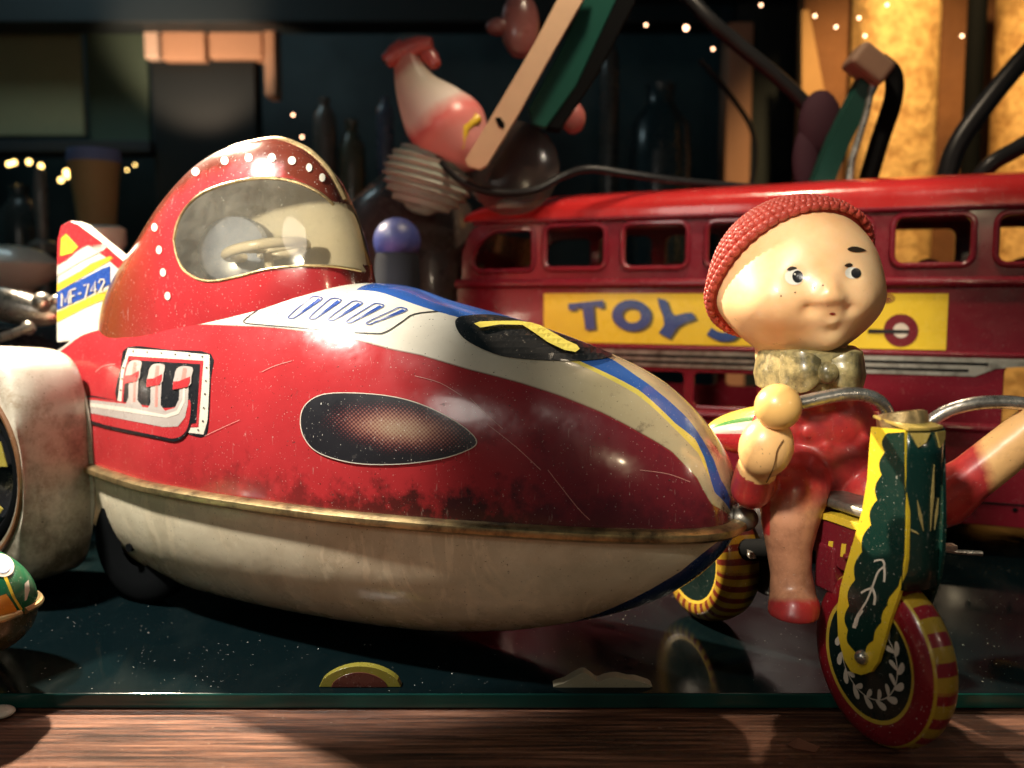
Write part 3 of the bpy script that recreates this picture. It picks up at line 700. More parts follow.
fen = MB(); fen.add([atpl(412, 290, BP+bn*-.2, bn), atpl(418, 262, BP+bn*-.2, bn), atpl(450, 236, BP+bn*-.2, bn), atpl(464, 236, BP+bn*-.2, bn), atpl(464, 292, BP+bn*-.2, bn)], [(0, 1, 2, 3, 4)])
fen.build('scuttle_panel', M_maroon, BT, smooth=False, solid=.05, bevel=.01)
for a in (aL+.75, aR-.8):
    for o in (-.02, -BW+.02):
        C0 = BP+bd*a+bn*o+UP*.22
        m_ = MB(); m_.lathe(C0, bn, [(0, .07), (.1, .07), (.13, .09), (.19, .09), (.218, .05), (.218, -.05), (.19, -.09), (0, -.09)], 40); m_.build('wheel', M_blackflat, BT)
# seats seen through the windows
for k in range(7):
    s_ = MB(); C0 = BP+bd*(c2-.5+k*.5)+bn*-.62+UP*(zsill-.02); s_.ball(C0, (.12, .11, .17), 16); s_.build('seat', paint('dull_pink_tin', (.30, .10, .09)), BT)
# rivets on lower panel
for q in ((973, 507), (1015, 510)):
    P = atpl(*q, BP+bn*.02, bn); MB().ball(P, .014, 10).build('rivet', M_blackflat, BT)
rail(b2(985, 502)[1], .006, M_blackflat, 'panel_seam', .021, b2(968, 500)[0], aR)
# yellow panel with lettering
pa0 = b2(545, 320)[0]; pa1 = b2(947, 320)[0]
pn = MB(); pn.plate([(pa0, zp0), (pa1, zp0), (pa1, zp1), (pa0, zp1)], bmap(.024), bn, .003, 0)
def bpx(o): return lambda x, y: atpl(x, y, BP+bn*o, bn)
def lit(poly, o, mi, holes=()): pn.plate(poly, bpx(o), bn, .0012, mi, holes)
z32 = lambda L: [(400+x/3.2, 150+y/3.2) for x, y in L]
LT = z32([(538, 492), (540, 512), (560, 512), (563, 505), (584, 505), (594, 576), (624, 572), (618, 500), (632, 498), (636, 506), (652, 504), (650, 480)])
OC = (400+741/3.2, 150+529/3.2)
LY = z32([(824, 474), (852, 480), (864, 515), (878, 530), (912, 522), (935, 520), (946, 540), (912, 552), (888, 566), (862, 604), (828, 586), (846, 558), (842, 530), (832, 505)])
SS = [(740, 307), (735, 303.5), (727, 302.5), (718, 305), (713, 311), (716, 318), (726, 322), (735, 326), (736, 332), (729, 336.5), (718, 336), (709, 331)]
def s_stroke(o, mi, dx, dy, wd):
    P = [Vector((x+dx, y+dy)) for x, y in [tuple(q) for q in smooth_open(SS, 4)]]; L_ = []; R_ = []
    for i in range(len(P)):
        a = P[max(i-1, 0)]; b = P[min(i+1, len(P)-1)]; tt = (b-a).normalized(); nn = Vector((-tt.y, tt.x))*wd/2; L_.append(tuple(P[i]+nn)); R_.append(tuple(P[i]-nn))
    lit(L_+R_[::-1], o, mi)
for dx, dy, mi, o in ((2.8, 2.0, 2, .0262), (0, 0, 1, .0285)):
    lit([(x+dx, y+dy) for x, y in LT], o, mi); lit([(x+dx, y+dy) for x, y in LY], o, mi)
    lit(ell(OC[0]+dx, OC[1]+dy, 19.5, 15.5, 36, .08), o, mi, [ell(OC[0]+dx, OC[1]+dy, 9.5, 7.5, 24, .15)])
    s_stroke(o, mi, dx, dy, 8.5)
lit(ell(901, 330.5, 17.5, 16.5, 40), .0262, 3); lit(ell(901, 330.5, 8, 7.5, 28), .0285, 4)
lit([(868, 329), (909, 330), (909, 333.5), (868, 333)], .0305, 5)
lit(ell(887, 298.5, 8, 4.5, 24), .0262, 3, [ell(888, 298.5, 5.5, 2.6, 20)]); lit(ell(888.5, 298.8, 3.6, 1.5, 16), .0262, 3)
pn.build('lettered_panel', [paint('sign_yellow', (.80, .56, .035), specks=.25, dust=.1), paint('sign_blue', (.02, .07, .24), specks=.1), paint('sign_shadow_olive', (.09, .09, .03)), M_maroon, M_chalk, M_black], BT, smooth=False)

# ================================================================= TIN MOTORCYCLE
KT = thing('toy_motorcycle', 'small tin toy motorcycle with a green and yellow scalloped fork, ridden by the doll', 'toy motorcycle', (1.05, 3.3, 0))
F = V(.33, -.944, 0).normalized(); Lf = V(F.y, -F.x, 0)            # forward; outward on the viewer's left side
RWH = .283; WC = atz(882, 744, ZW)+V(0, .03, 0); WC.z = ZW+RWH
def wheel(C, fw, lf, R, hwid, stripes, parent, nm='front_wheel', wreath=True):
    prof = [(R*.67, hwid*.98), (R*.72, hwid*1.02), (R*.78, hwid*1.06), (R*.86, hwid*1.02), (R*.95, hwid*.78), (R, hwid*.25), (R, -hwid*.25), (R*.95, -hwid*.78), (R*.86, -hwid*1.02), (R*.78, -hwid*1.06), (R*.67, -hwid*.98)]
    n_ = 160; t_ = MB()
    prof2 = [Vector((*p, 0)) for p in prof]; fine = smooth_open(prof2, 5); m_ = len(fine)
    vs = [C+lf*p.y+(fw*cos(2*pi*k/n_)+UP*sin(2*pi*k/n_))*p.x for p in fine for k in range(n_)]
    fs = [(i*n_+k, i*n_+(k+1) % n_, (i+1)*n_+(k+1) % n_, (i+1)*n_+k) for i in range(m_-1) for k in range(n_)]
    t_.add(vs, fs); t_.at = {'ang': [k/n_*2*pi for p in fine for k in range(n_)], 'rad': [p.x/R for p in fine for k in range(n_)], 'wid': [abs(p.y)/hwid for p in fine for k in range(n_)]}
    o = t_.build(nm, stripes, parent)
    d = MB(); d.lathe(C, lf, [(R*.685, hwid*.95), (R*.5, hwid*.86), (R*.22, hwid*.95), (R*.1, hwid*1.1), (0, hwid*1.12)], 64)
    d.lathe(C, -lf, [(R*.685, hwid*.95), (R*.5, hwid*.86), (R*.22, hwid*.95), (R*.1, hwid*1.1), (0, hwid*1.12)], 64)
    if wreath:
        bv = d.bvh()
        def leafpt(a, r, o=.003):
            Q = C+(fw*cos(a)+UP*sin(a))*r*R; h = bv.ray_cast(Q+lf*.5, -lf); return h[0]+lf*o
        def leaf(a, r, da, dr, ln):   # small almond leaves in a ring
            P = []
            ux, uy = dr, da; n0 = sqrt(ux*ux+uy*uy); ux /= n0; uy /= n0
            for k in range(12):
                s_ = k/12*2*pi; x = (1-cos(s_))/2*ln; y = sin(s_)*ln*.22*(1-.3*cos(s_))
                P.append(leafpt(a+(x*uy+y*ux)/r, r+(x*ux-y*uy)))
            b = len(d.v); d.add(P, [tuple(range(12))], 1)
        for k in range(15):
            a = 2*pi*k/15
            leaf(a, .45, 1.0, .85, .17); leaf(a+.09, .45, 1.0, -.95, .15)
        for k in range(72):
            a0, a1 = 2*pi*k/72, 2*pi*(k+.98)/72; d.add([leafpt(a0, .445), leafpt(a1, .445), leafpt(a1, .458), leafpt(a0, .458)], [(0, 1, 2, 3)], 1)
    d.build('wheel_disc', [paint('disc_green_black', (.006, .016, .014), specks=.1, dust=.1), M_chalk], o)
    return o
def tyre_mat(name, base, inner, spacing, ylim):
    t = NT(name); a = t.attr('ang'); r = t.attr('rad'); wd = t.attr('wid')
    st_ = t.math('GREATER_THAN', t.math('SINE', t.math('MULTIPLY', a, spacing)), -.1)
    c = t.mix(t.math('MULTIPLY', st_, t.math('GREATER_THAN', r, ylim)), base, (.38, .24, .02))
    c = t.mix(t.math('MULTIPLY', t.math('LESS_THAN', wd, .80 if inner else 9), t.math('GREATER_THAN', wd, .66 if inner else 9)), c, (.50, .34, .03))
    c = t.mix(t.math('LESS_THAN', r, .715), c, (.60, .42, .05))
    wear(t, c, var=.4, specks=.7, rough=.3, coat=.3, dust=.2); return t.m
wheel(WC, F, Lf, RWH, .058, tyre_mat('front_tyre_litho', (.24, .010, .018), True, 20, .955), KT)
C_r = atY(708, 560, 3.78); C_r.z = .285; 
wheel(C_r, V(.36, -.93, 0).normalized(), V(-.93, -.36, 0).normalized(), .282, .09, tyre_mat('rear_tyre_litho', (.15, .02, .012), False, 30, .70), KT, 'rear_wheel', False)
# fork side plate (traced at true scale in its own plane), front plate and top
FPo = WC+Lf*.076
fkm = lambda x, y, o=0: atpl(x, y, FPo+Lf*o, Lf)
side = [(871, 427), (885, 428), (905, 430), (906, 470), (907, 520), (906, 560), (902, 585), (897, 600), (890, 620), (883, 645), (878, 662), (871, 672), (861, 675), (851, 672), (844, 660), (838, 636), (837, 610), (840, 588), (847, 562), (855, 535), (862, 510), (867, 480), (869, 450)]
fk = MB(); fk.plate(side, fkm, Lf, .012, 0)
def fpl(poly, mi, o): fk.plate(poly, lambda x, y: fkm(x, y, o), Lf, .002, mi)
sc_ = []
base = [(887, 433), (885, 452), (881.5, 475), (877, 500), (871, 525), (862, 552), (855, 580), (849, 606), (848, 630), (854, 650)]
for i in range(len(base)-1):
    a, b = Vector(base[i]), Vector(base[i+1]); nn = Vector((-(b-a).y, (b-a).x)).normalized()
    if nn.x > 0: nn = -nn
    for k in range(6): tt = k/6; sc_.append(tuple(a.lerp(b, tt)+nn*(4.2*sin(pi*tt))))
rs = [(864, 652), (872, 640), (880, 622), (886, 605), (893, 592)]
scr = []
for i in range(len(rs)-1):
    a, b = Vector(rs[i]), Vector(rs[i+1]); nn = Vector(((b-a).y, -(b-a).x)).normalized()
    if nn.x < 0: nn = -nn
    for k in range(5): tt = k/5; scr.append(tuple(a.lerp(b, tt)+nn*(1.0-2.2*sin(pi*tt))))
fpl(sc_+[(858, 655)]+scr+[(898, 586), (901, 575), (904, 555), (905, 520), (904, 432)], 1, .003)
def vine(pts, wd, mi=2): stroke_px(fk, lambda x, y: fkm(x, y, .0055), [tuple(q) for q in smooth_open(pts, 4)], wd, Lf, mi, .001)
vine([(856, 626), (860, 612), (867, 600), (873, 585), (878, 572), (884, 566), (882, 560), (874, 561)], 1.8)
vine([(884, 566), (884.5, 574), (884, 582)], 2.0); vine([(872, 588), (866, 590), (861, 593)], 2.2); vine([(872, 588), (875, 596), (874, 605)], 2.2)
vine([(854, 628), (857, 618), (862, 610)], 3.6)
fo = fk.build('fork_blade', [paint('fork_yellow', (.74, .52, .03), specks=.6, dust=.15), M_green, M_chalk], KT, smooth=False)
# other blade and front plate
MB().plate(side, lambda x, y: fkm(x, y, 0)-Lf*.14, Lf, .012, 0).build('fork_blade', M_green, KT, smooth=False)
E1 = fkm(905, 432); E2 = fkm(905, 592)
fp = MB(); q0 = E1+Lf*.0; 
pl = lambda u, z, o=0: E1+(-Lf)*(.132*u)+F*(.012+o+.018*sin(pi*u))+UP*(z*(E2.z-E1.z))
fp.grid(lambda u, v: pl(u, v), 20, 8)
fp.build('fork_front', [M_green], KT, solid=.008)
pt = MB()
for (u0, z0, u1, z1, wdt) in ((.60, .62, .62, .20, .05), (.40, .62, .22, .42, .05), (.30, .64, .08, .60, .06), (.75, .62, .86, .42, .04)):
    P0 = pl(u0, z0, .007); P1 = pl(u1, z1, .007); md = (P0+P1)/2; sd = (-Lf)*wdt*.12
    pt.add([P0, md+sd, P1, md-sd], [(0, 1, 2, 3)])
pt.build('painted_leaf', paint('gold_ink', (.36, .28, .10)), KT, smooth=False, solid=.002)
# head tube cap and handlebars
tc = fkm(893, 420)-Lf*.075; 
hc = MB(); hc.lathe(tc-UP*.02-F*.04, UP*.9-F*.25, [(.072, -.05), (.076, 0), (.075, .03), (.066, .034), (.063, .0), (.06, -.05)], 36); hc.build('head_collar', M_brass, KT)
cp = MB(); cpl = [pl(u, -.02) for u in (.0, .25, .5, .75, 1)]; cp.add(cpl+[p-F*.15+UP*.02 for p in cpl], [(i, i+1, i+6, i+5) for i in range(4)])
cp.add([pl(0, 0, .006), pl(.45, 0, .006), pl(.35, .06, .006), pl(.18, .09, .006)], [(0, 1, 2, 3)]); cp.add([pl(.62, 0, .006), pl(1, 0, .006), pl(1, .05, .006), pl(.8, .10, .006)], [(0, 1, 2, 3)])
cp.build('top_plate', paint('worn_gold_ink', (.38, .28, .07), specks=1, speckcol=(.1, .1, .06)), KT, smooth=False, solid=.008)
hb = MB(); hp = [(778, 407, 2.83), (800, 403, 2.85), (822, 398, 2.87), (848, 394, 2.89), (868, 396, 2.91), (882, 404, 2.93), (888, 416, 2.95), (890, 432, 2.97)]
hb.tube(smooth_open([atY(*q) for q in hp], 6), .0225, 12); hb.build('handlebar', M_chrome, KT)
hb = MB(); hp = [(925, 428, 2.98), (934, 419, 2.97), (950, 410, 2.96), (975, 403.5, 2.94), (1005, 402, 2.93), (1032, 405, 2.92)]
hb.tube(smooth_open([atY(*q) for q in hp], 6), .0225, 12); hb.build('handlebar', M_chrome, KT)
MB().ball(atY(778, 407, 2.83), .074, 32).build('handle_grip', paint('celluloid_yellow', (.86, .50, .16), specks=.15, rough=.35, dust=.05, var=.1), KT)
MB().tube([WC+Lf*.09, WC-Lf*.09], .012, 12).build('axle', M_chrome, KT)
MB().ball(atpl(862, 657, FPo+Lf*.006, Lf), (.024, .024, .024), 16).build('axle_nut', M_chrome, KT)
# body pressing, seat top, pedal bar, rear cowl
Bp = fkm(880, 540)-Lf*.02-F*.10
bm_ = lambda x, y, o=0: atpl(x, y, Bp+Lf*o, Lf)
bo = MB(); body = [(812, 516), (880, 536), (892, 545), (892, 575), (868, 579), (842, 570), (812, 549), (806, 538)]
bo.plate(body, bm_, Lf, .19, 0)
bo.plate([(808, 512), (830, 514), (856, 523), (893, 533), (893, 539), (852, 529), (826, 520), (808, 518)], lambda x, y: bm_(x, y, .008), Lf, .21, 1)
for x in (827, 840): bo.plate([(x+1.5, 541+(x-827)*.2), (x+6, 541.5+(x-827)*.2), (x+4.5, 555+(x-827)*.2), (x, 554+(x-827)*.2)], lambda a, b: bm_(a, b, .003), Lf, .002, 1)
bo.plate([(851, 546), (860, 548), (858, 556), (850, 556)], lambda a, b: bm_(a, b, .003), Lf, .002, 1)
bo.build('frame_pressing', [M_maroon, M_yellow], KT, smooth=False, bevel=.006)
sd_ = MB(); q_ = bm_(850, 512)-Lf*.1; sd_.box(q_-F*.12+UP*.0, (.42, .17, .035), F, Lf, UP); sd_.build('saddle', M_trim, KT, smooth=False, bevel=.015)
bk = MB(); bk.tube([bm_(880, 556)-Lf*.1, C_r+Lf*.0+UP*.02], .045, 12); bk.build('rear_stay', M_blackflat, KT)
gd = MB(); gd.lathe(atY(760, 548, 3.55), Lf, [(0, .0), (.17, 0), (.19, -.012), (.19, -.05), (0, -.06)], 48); gd.build('chain_cover', M_black, KT)
pdl = MB(); pdl.tube([atY(750, 556, 3.45), atY(765, 552, 3.42), atY(772, 551, 3.45)], .014, 10); pdl.box(atY(756, 554, 3.45), (.06, .04, .025)); pdl.build('pedal', M_chrome, KT)
pdl = MB(); pdl.tube([atY(940, 549, 3.1), atY(958, 552, 3.1), atY(982, 553.5, 3.1)], .009, 8); pdl.box(atY(945, 547, 3.1), (.07, .04, .018)); pdl.build('pedal', M_chrome, KT)
sg_ = MB(); sg_.box(WC-F*.22+UP*.24, (.10, .13, .16), F, Lf, UP); sg_.box(WC-F*.05+UP*.31, (.14, .15, .02), F, Lf, UP); sg_.build('mudguard', M_maroon, KT, smooth=False, bevel=.02)
# rear cowl: tapered striped tin shell
c0 = atY(750, 432, 3.75); cx_ = (atY(716, 438, 3.75)-atY(800, 436, 3.75)).normalized()
cw = MB()
def cowl(u, v):
    r = .135*sqrt(max(0, 1-(1-u)**2.0)); a = 2*pi*v
    return c0+cx_*(.19-.42*u)+V(0, 1, 0)*(r*cos(a))+UP*(r*.92*sin(a))
cw.grid(cowl, 40, 72, cv=True); cw.at = {'band': [sin(2*pi*j/72) for i in range(40) for j in range(72)]}
t = NT('cowl_litho'); b_ = t.attr('band')
c = t.mix(t.math('GREATER_THAN', b_, .10), (.60, .04, .05), (.72, .66, .56)); c = t.mix(t.math('GREATER_THAN', b_, .60), c, (.08, .25, .06)); c = t.mix(t.math('GREATER_THAN', b_, .78), c, (.72, .55, .08))
wear(t, c); cw.build('rear_cowl', t.m, KT)
# ================================================================= CELLULOID DOLL
DL = thing('doll', 'celluloid doll with moulded red cap and bow tie riding the small tin motorcycle', 'doll', (1.1, 3.25, 0))
t = NT('celluloid_skin')
sk = t.mix(t.step(t.noise(4, 5, .6), .4, .7), (.90, .58, .31), (.82, .45, .20))
sk = t.mix(t.math('MULTIPLY', t.step(t.noise(24, 4, .7), .66, .70), .35), sk, (.35, .16, .06))
t.l(sk, t.b.inputs['Base Color']); t.l(t.math('ADD', t.math('MULTIPLY', t.noise(7, 5, .7), .35), .20), t.b.inputs['Roughness'])
t.b.inputs['Subsurface Weight'].default_value = .25; t.b.inputs['Subsurface Radius'].default_value = (.06, .025, .01); t.b.inputs['Subsurface Scale'].default_value = 1
t.b.inputs['Coat Weight'].default_value = .12; t.bump(t.noise(9, 4), .14, .01); M_skin = t.m
HC = atY(799, 280, 3.22); HR = V(.273, .282, .274)
toc = (CO-HC); toc.z = 0; toc.normalize()
def basehead(d):           # pear shaped: full cheeks, rounded crown
    d = d.normalized(); z = d.z
    kx = 1+.10*math.exp(-((z+.36)/.36)**2)-.05*max(0, z)**2
    return HC+V(d.x*HR.x*kx, d.y*HR.y*kx, z*HR.z*(1.0-.045*z))
bh = MB(); bh.grid(lambda u, v: basehead(V(sin(pi*v)*cos(2*pi*u), sin(pi*v)*sin(2*pi*u), cos(pi*v))), 64, 33, cu=True); BH = bh.bvh()
def hdir(px, py):
    h = BH.ray_cast(CO, ray(px, py).normalized()); return (h[0]-HC).normalized()
FEAT = []   # direction, amplitude, sigma (angle)
def ft(px, py, amp, sg): FEAT.append((hdir(px, py), amp, sg))
ft(829, 295, .034, .12); ft(828, 282, .014, .11); ft(818, 300, .012, .07); ft(839, 299, .010, .07)
ft(829, 317, .012, .14); ft(830, 323, .008, .06); ft(829, 309.5, -.004, .05); ft(830, 317.5, -.010, .04); ft(829, 330, -.007, .07)
ft(808, 312, -.024, .075); ft(848, 311, -.018, .06); ft(830, 340, .030, .22)
ft(768, 305, .030, .33); ft(862, 305, .020, .26); ft(797, 277, -.014, .10); ft(852, 273, -.014, .09); ft(810, 232, .012, .4)
def head_pt(d, feats=True):
    P = basehead(d); d = d.normalized(); r = 0
    if feats:
        for fd, am, sg in FEAT:
            a = d.dot(fd)
            if a > .5: r += am*math.exp(-(math.acos(min(1, a))/sg)**2)
    return P+d*r
hm = MB(); hm.grid(lambda u, v: head_pt(V(sin(pi*v)*cos(2*pi*u), sin(pi*v)*sin(2*pi*u), cos(pi*v))), 220, 130, cu=True)
# ear
ea = atpl(731, 303, HC+toc*.02, toc); 
hm.ball(ea+V(.012, .0, 0), (.034, .06, .072), 24, axes=(V(1, .25, .1).normalized(), V(-.25, 1, 0).normalized(), V(-.1, 0, 1).normalized()))
hm.ball(ea+V(-.012, -.02, -.012), (.018, .026, .032), 16)
hm.ball(HC+V(.02, .02, -.27), (.16, .16, .12), 32)
hd_ = hm.build('head', M_skin, None)
bpy.context.view_layer.update()
def remesh(o, vox, smooth_it):
    md = o.modifiers.new('r', 'REMESH'); md.mode = 'VOXEL'; md.voxel_size = vox; md.use_smooth_shade = True
    ms = o.modifiers.new('s', 'SMOOTH'); ms.factor = .5; ms.iterations = smooth_it
    bpy.context.view_layer.update(); dg = bpy.context.evaluated_depsgraph_get(); ev = o.evaluated_get(dg)
    me = bpy.data.meshes.new_from_object(ev); o.modifiers.clear(); o.data = me
    me.polygons.foreach_set('use_smooth', [True]*len(me.polygons)); return me
me = remesh(hd_, .009, 5)
HV = BVHTree.FromPolygons([tuple(v.co) for v in me.vertices], [tuple(p.vertices) for p in me.polygons])
def reparent(o, p):
    b = wbase(p); o.data.transform(Matrix.Translation(-b)); o.parent = p
reparent(hd_, DL)
M_brow = flat('brow_brown', (.03, .02, .012)); M_lip = flat('lip_red', (.30, .03, .02)); M_eyew = flat('eye_white', (.80, .76, .66), .25)
def fdec(nm, poly, mat, off, st, par=None):
    m = MB(); m.decal(HV, poly, 0, off, st); return m.build(nm, mat, par or hd_, smooth=False)
e_ = fdec('eye', ell(794.2, 277, 9.4, 8.2, 28), M_eyew, .0016, 2); fdec('pupil', ell(797.6, 276.8, 5.6, 6.4, 28), M_black, .0028, 2, e_); fdec('eye_glint', ell(794.6, 274.2, 1.1, 1, 10), M_eyew, .0038, 1, e_)
e_ = fdec('eye', ell(852, 273, 7.4, 6.0, 28), M_eyew, .0016, 2); fdec('pupil', ell(855.6, 273.3, 5.1, 5.2, 28), M_black, .0028, 2, e_)
fdec('eyelash', smooth_closed([(787, 269.5), (791.5, 266.5), (797, 268), (793, 269.8), (788.5, 271)], 3), M_brow, .0034, 2)
fdec('eyelash', smooth_closed([(844, 265.5), (849, 263), (852.5, 265), (849, 267.5)], 3), M_brow, .0020, 2)
fdec('eyebrow', smooth_closed([(847, 249), (852, 246.8), (859, 247.5), (866, 251), (857, 252.5), (850, 251.5)], 3), M_brow, .0020, 2)
fdec('mouth', smooth_closed([(829, 313.6), (832.5, 312.2), (835.5, 313.6), (832.5, 315)], 3), M_lip, .0020, 1)
for q in ((823, 285.5), (814, 288), (781, 296), (795, 292.5)): fdec('freckle', ell(*q, .9, .8, 8), M_brow, .0016, 1)
# cap: everything behind the hairline plane
cn = V(-.25, .72, .64).normalized()
M_cap = paint('cap_red_paint', (.46, .055, .035), specks=.6, rough=.5, coat=.08, speckcol=(.70, .40, .22), scale=1.8, var=.7)
cpm = MB()
e1c = cn.orthogonal().normalized(); e2c = cn.cross(e1c); dpl = .115*.28
def on_head(d, o): d = d.normalized(); return HC+d*((basehead(d)-HC).length+o)
def circ(a, extra, o):   # point on the head where the plane (shifted back by extra) cuts it
    th = math.acos(max(-1, min(1, (dpl+extra)/.28))); return on_head(cn*cos(th)+(e1c*cos(a)+e2c*sin(a))*sin(th), o)
th0 = math.acos(max(-1, min(1, dpl/.28)))
cpm.grid(lambda u, v: on_head(cn*cos(th0*(1-v)+.001)+(e1c*cos(2*pi*u)+e2c*sin(2*pi*u))*sin(th0*(1-v)+.001), (.024 if v > .02 else -.01)), 96, 40, cu=True)
cap = cpm.build('cap', M_cap, hd_)
for ex, rad in ((.008, .018), (.044, .020), (.078, .016), (.108, .016), (.138, .016), (.166, .016), (.192, .016)):
    rp = MB(); K = 330
    rp.tube([circ(2*pi*k/K, ex+.004*sin(k*.9), .024) for k in range(K)], rad*.72, 8, closed=True)
    for k in range(86):
        a = 2*pi*k/86; C_ = circ(a, ex, .029); tn = (circ(a+.02, ex+.006, .024)-circ(a-.02, ex-.006, .024)).normalized(); nr = (C_-HC).normalized(); sd2 = tn.cross(nr)
        tn2 = (tn+sd2*.55).normalized(); sd3 = nr.cross(tn2)
        rp.ball(C_, (.0155, rad*.62, rad*.72), 10, axes=(tn2, sd3, nr))
    rp.build('cap_braid', M_cap, cap)
# body: one continuous surface
bm = MB()
def cap_chain(pts, n=9):
    for (a, ra), (b, rb) in zip(pts, pts[1:]):
        a, b = Vector(a), Vector(b)
        for k in range(n+1):
            t_ = k/n; bm.ball(a.lerp(b, t_), ra+(rb-ra)*t_, 20)
ch = atY(822, 420, 3.27); hip = atY(824, 490, 3.31); nk = atY(812, 372, 3.24)
bm.ball(atY(817, 396, 3.24), (.165, .13, .09), 32); bm.ball(ch, (.185, .155, .15), 32); bm.ball(atY(823, 455, 3.28), (.195, .165, .15), 32); bm.ball(hip, (.205, .165, .11), 32)
cap_chain([(nk, .12), (ch, .13)])
# viewer's-left leg: thigh forward, shin straight down, flat cut shoe
cap_chain([(atY(800, 470, 3.24), .12), (atY(793, 492, 3.10), .120), (atY(790, 520, 3.06), .098), (atY(789, 548, 3.05), .078), (atY(791, 574, 3.04), .070), (atY(793, 596, 3.03), .080)])
bm.ball(atY(794, 606, 3.0), (.086, .10, .075), 24); bm.ball(atY(793, 612, 2.99), (.084, .10, .06), 24)
# far leg, thigh reaching past the fork
cap_chain([(atY(848, 478, 3.28), .09), (atY(872, 492, 3.14), .085), (atY(905, 500, 3.12), .08), (atY(915, 560, 3.14), .065), (atY(915, 590, 3.14), .06)])
# arms
cap_chain([(atY(775, 415, 3.26), .07), (atY(757, 470, 3.10), .075), (atY(752, 488, 2.99), .072), (atY(757, 468, 2.93), .066)])
cap_chain([(atY(880, 430, 3.26), .07), (atY(925, 508, 3.14), .09), (atY(944, 498, 3.04), .098), (atY(968, 480, 3.0), .080), (atY(1000, 455, 2.97), .078), (atY(1038, 424, 2.93), .072)])
# hands: viewer's left is a smooth mitten under the grip
hL = atY(766, 447, 2.875)
bm.ball(hL, (.088, .082, .102), 28, axes=(V(.93, 0, -.25).normalized(), V(0, 1, 0), V(.25, 0, .93).normalized()))
bm.ball(atY(1042, 408, 2.92), (.07, .06, .05), 24)
for q, r in (((800, 415, 3.160), .030), ((806, 432, 3.155), .028), ((850, 412, 3.155), .028), ((846, 436, 3.155), .028), ((826, 446, 3.140), .024), ((862, 440, 3.16), .03)):
    bm.ball(atY(*q), r, 16)
bo_ = bm.build('body', M_skin, None); bpy.context.view_layer.update(); me = remesh(bo_, .0095, 4)
# shoe cut flat, paint map as vertex values
red_, shoe = [], []
ftz = atY(795, 620, 2.93).z
for v in me.vertices:
    P = v.co; px, py = proj(P)
    if px < 840 and py > 560 and P.z < ftz: P.z = ftz
def redness(P):
    px, py = proj(P)
    if (P-hL).length < .125 or (px < 800 and py < 445 and P.y < 3.0): return 0
    if px >= 905: return min(1, max(0, (1002-px+(py-470)*.35)/30))
    if py > 596 and px < 840: return min(1, (py-594)/10)*.85
    if px < 785 and P.y < 3.16 and py < 535 and px < 770: return 1
    return min(1, max(0, (528-py+max(0, px-835)*.1)/55)) if py > 465 else 1
vals = [redness(v.co) for v in me.vertices]
a = me.attributes.new('paint', 'FLOAT', 'POINT'); a.data.foreach_set('value', vals)
a = me.attributes.new('bare', 'FLOAT', 'POINT'); a.data.foreach_set('value', [1.0 if ((v.co-hL).length < .14 or proj(v.co)[0] > 930 or proj(v.co)[1] < 400) else 0.0 for v in me.vertices])
BVb = BVHTree.FromPolygons([tuple(v.co) for v in me.vertices], [tuple(p.vertices) for p in me.polygons])
reparent(bo_, DL)
sm_ = MB(); loopstroke(sm_, BVb, [tuple(q) for q in smooth_open([(783, 440), (777, 450), (775, 460), (772, 470), (766, 482)], 5)], 1.1, 0, .003, False); sm_.build('mould_seam', flat('seam_brown', (.12, .05, .02)), bo_, smooth=False)
t = NT('doll_body_paint')
sk = t.mix(t.step(t.noise(5, 6, .7), .40, .62), (.58, .27, .15), (.27, .11, .06)); sk = t.mix(t.attr('bare'), sk, (.86, .50, .20))
dirt = t.step(t.noise(6, 6, .7), .55, .75); 
pa = t.math('ADD', t.attr('paint'), t.math('MULTIPLY', t.math('SUBTRACT', t.noise(14, 5, .7), .5), .45))
rd = t.mix(t.step(t.noise(7, 5, .6), .4, .68), (.56, .04, .035), (.30, .03, .035))
c = t.mix(t.step(pa, .25, .75), sk, rd); c = t.mix(t.math('MULTIPLY', dirt, .45), c, (.20, .10, .05))
wear(t, c, var=.3, specks=.5, rough=.36, coat=.2, dust=.06); bo_.data.materials.clear(); bo_.data.materials.append(t.m)
# bow tie and collar
t = NT('bow_gold_paint'); c = t.mix(t.step(t.noise(10, 6, .7), .42, .62), (.42, .34, .15), (.10, .085, .04)); wear(t, c, specks=.7, rough=.35); M_bow = t.m
bt = MB(); bc = atY(826, 372, 3.0)
bt.lathe(atY(809, 368, 3.2), UP, [(.155, -.075), (.178, -.06), (.186, -.02), (.18, .02), (.172, .06), (.15, .075)], 48); col_ = bt.build('collar', M_bow, DL, solid=.012)
for sg in (-1, 1):
    lb = MB()
    def lobe(u, v, sg=sg):
        x = u; w_ = .020+.052*sin(pi*min(1, x*.62+.12))*(1 if x < .98 else .3); a = 2*pi*v
        rb = 1+.10*sin(6*a+3*x)
        return bc+V(sg*(.018+.125*x), .05*x*x-.012*sin(pi*x)+.02*0, 0)+V(0, -1, 0)*(.030*cos(a)*sin(pi*(x*.9+.06))*rb)+UP*(w_*sin(a)*rb*(1 if x < .99 else .2))
    lb.grid(lobe, 26, 36, cv=True); lb.build('bow_loop', M_bow, col_)
kn = MB(); kn.ball(bc+V(0, -.018, 0), (.034, .03, .038), 20); kn.build('bow_knot', M_bow, col_)
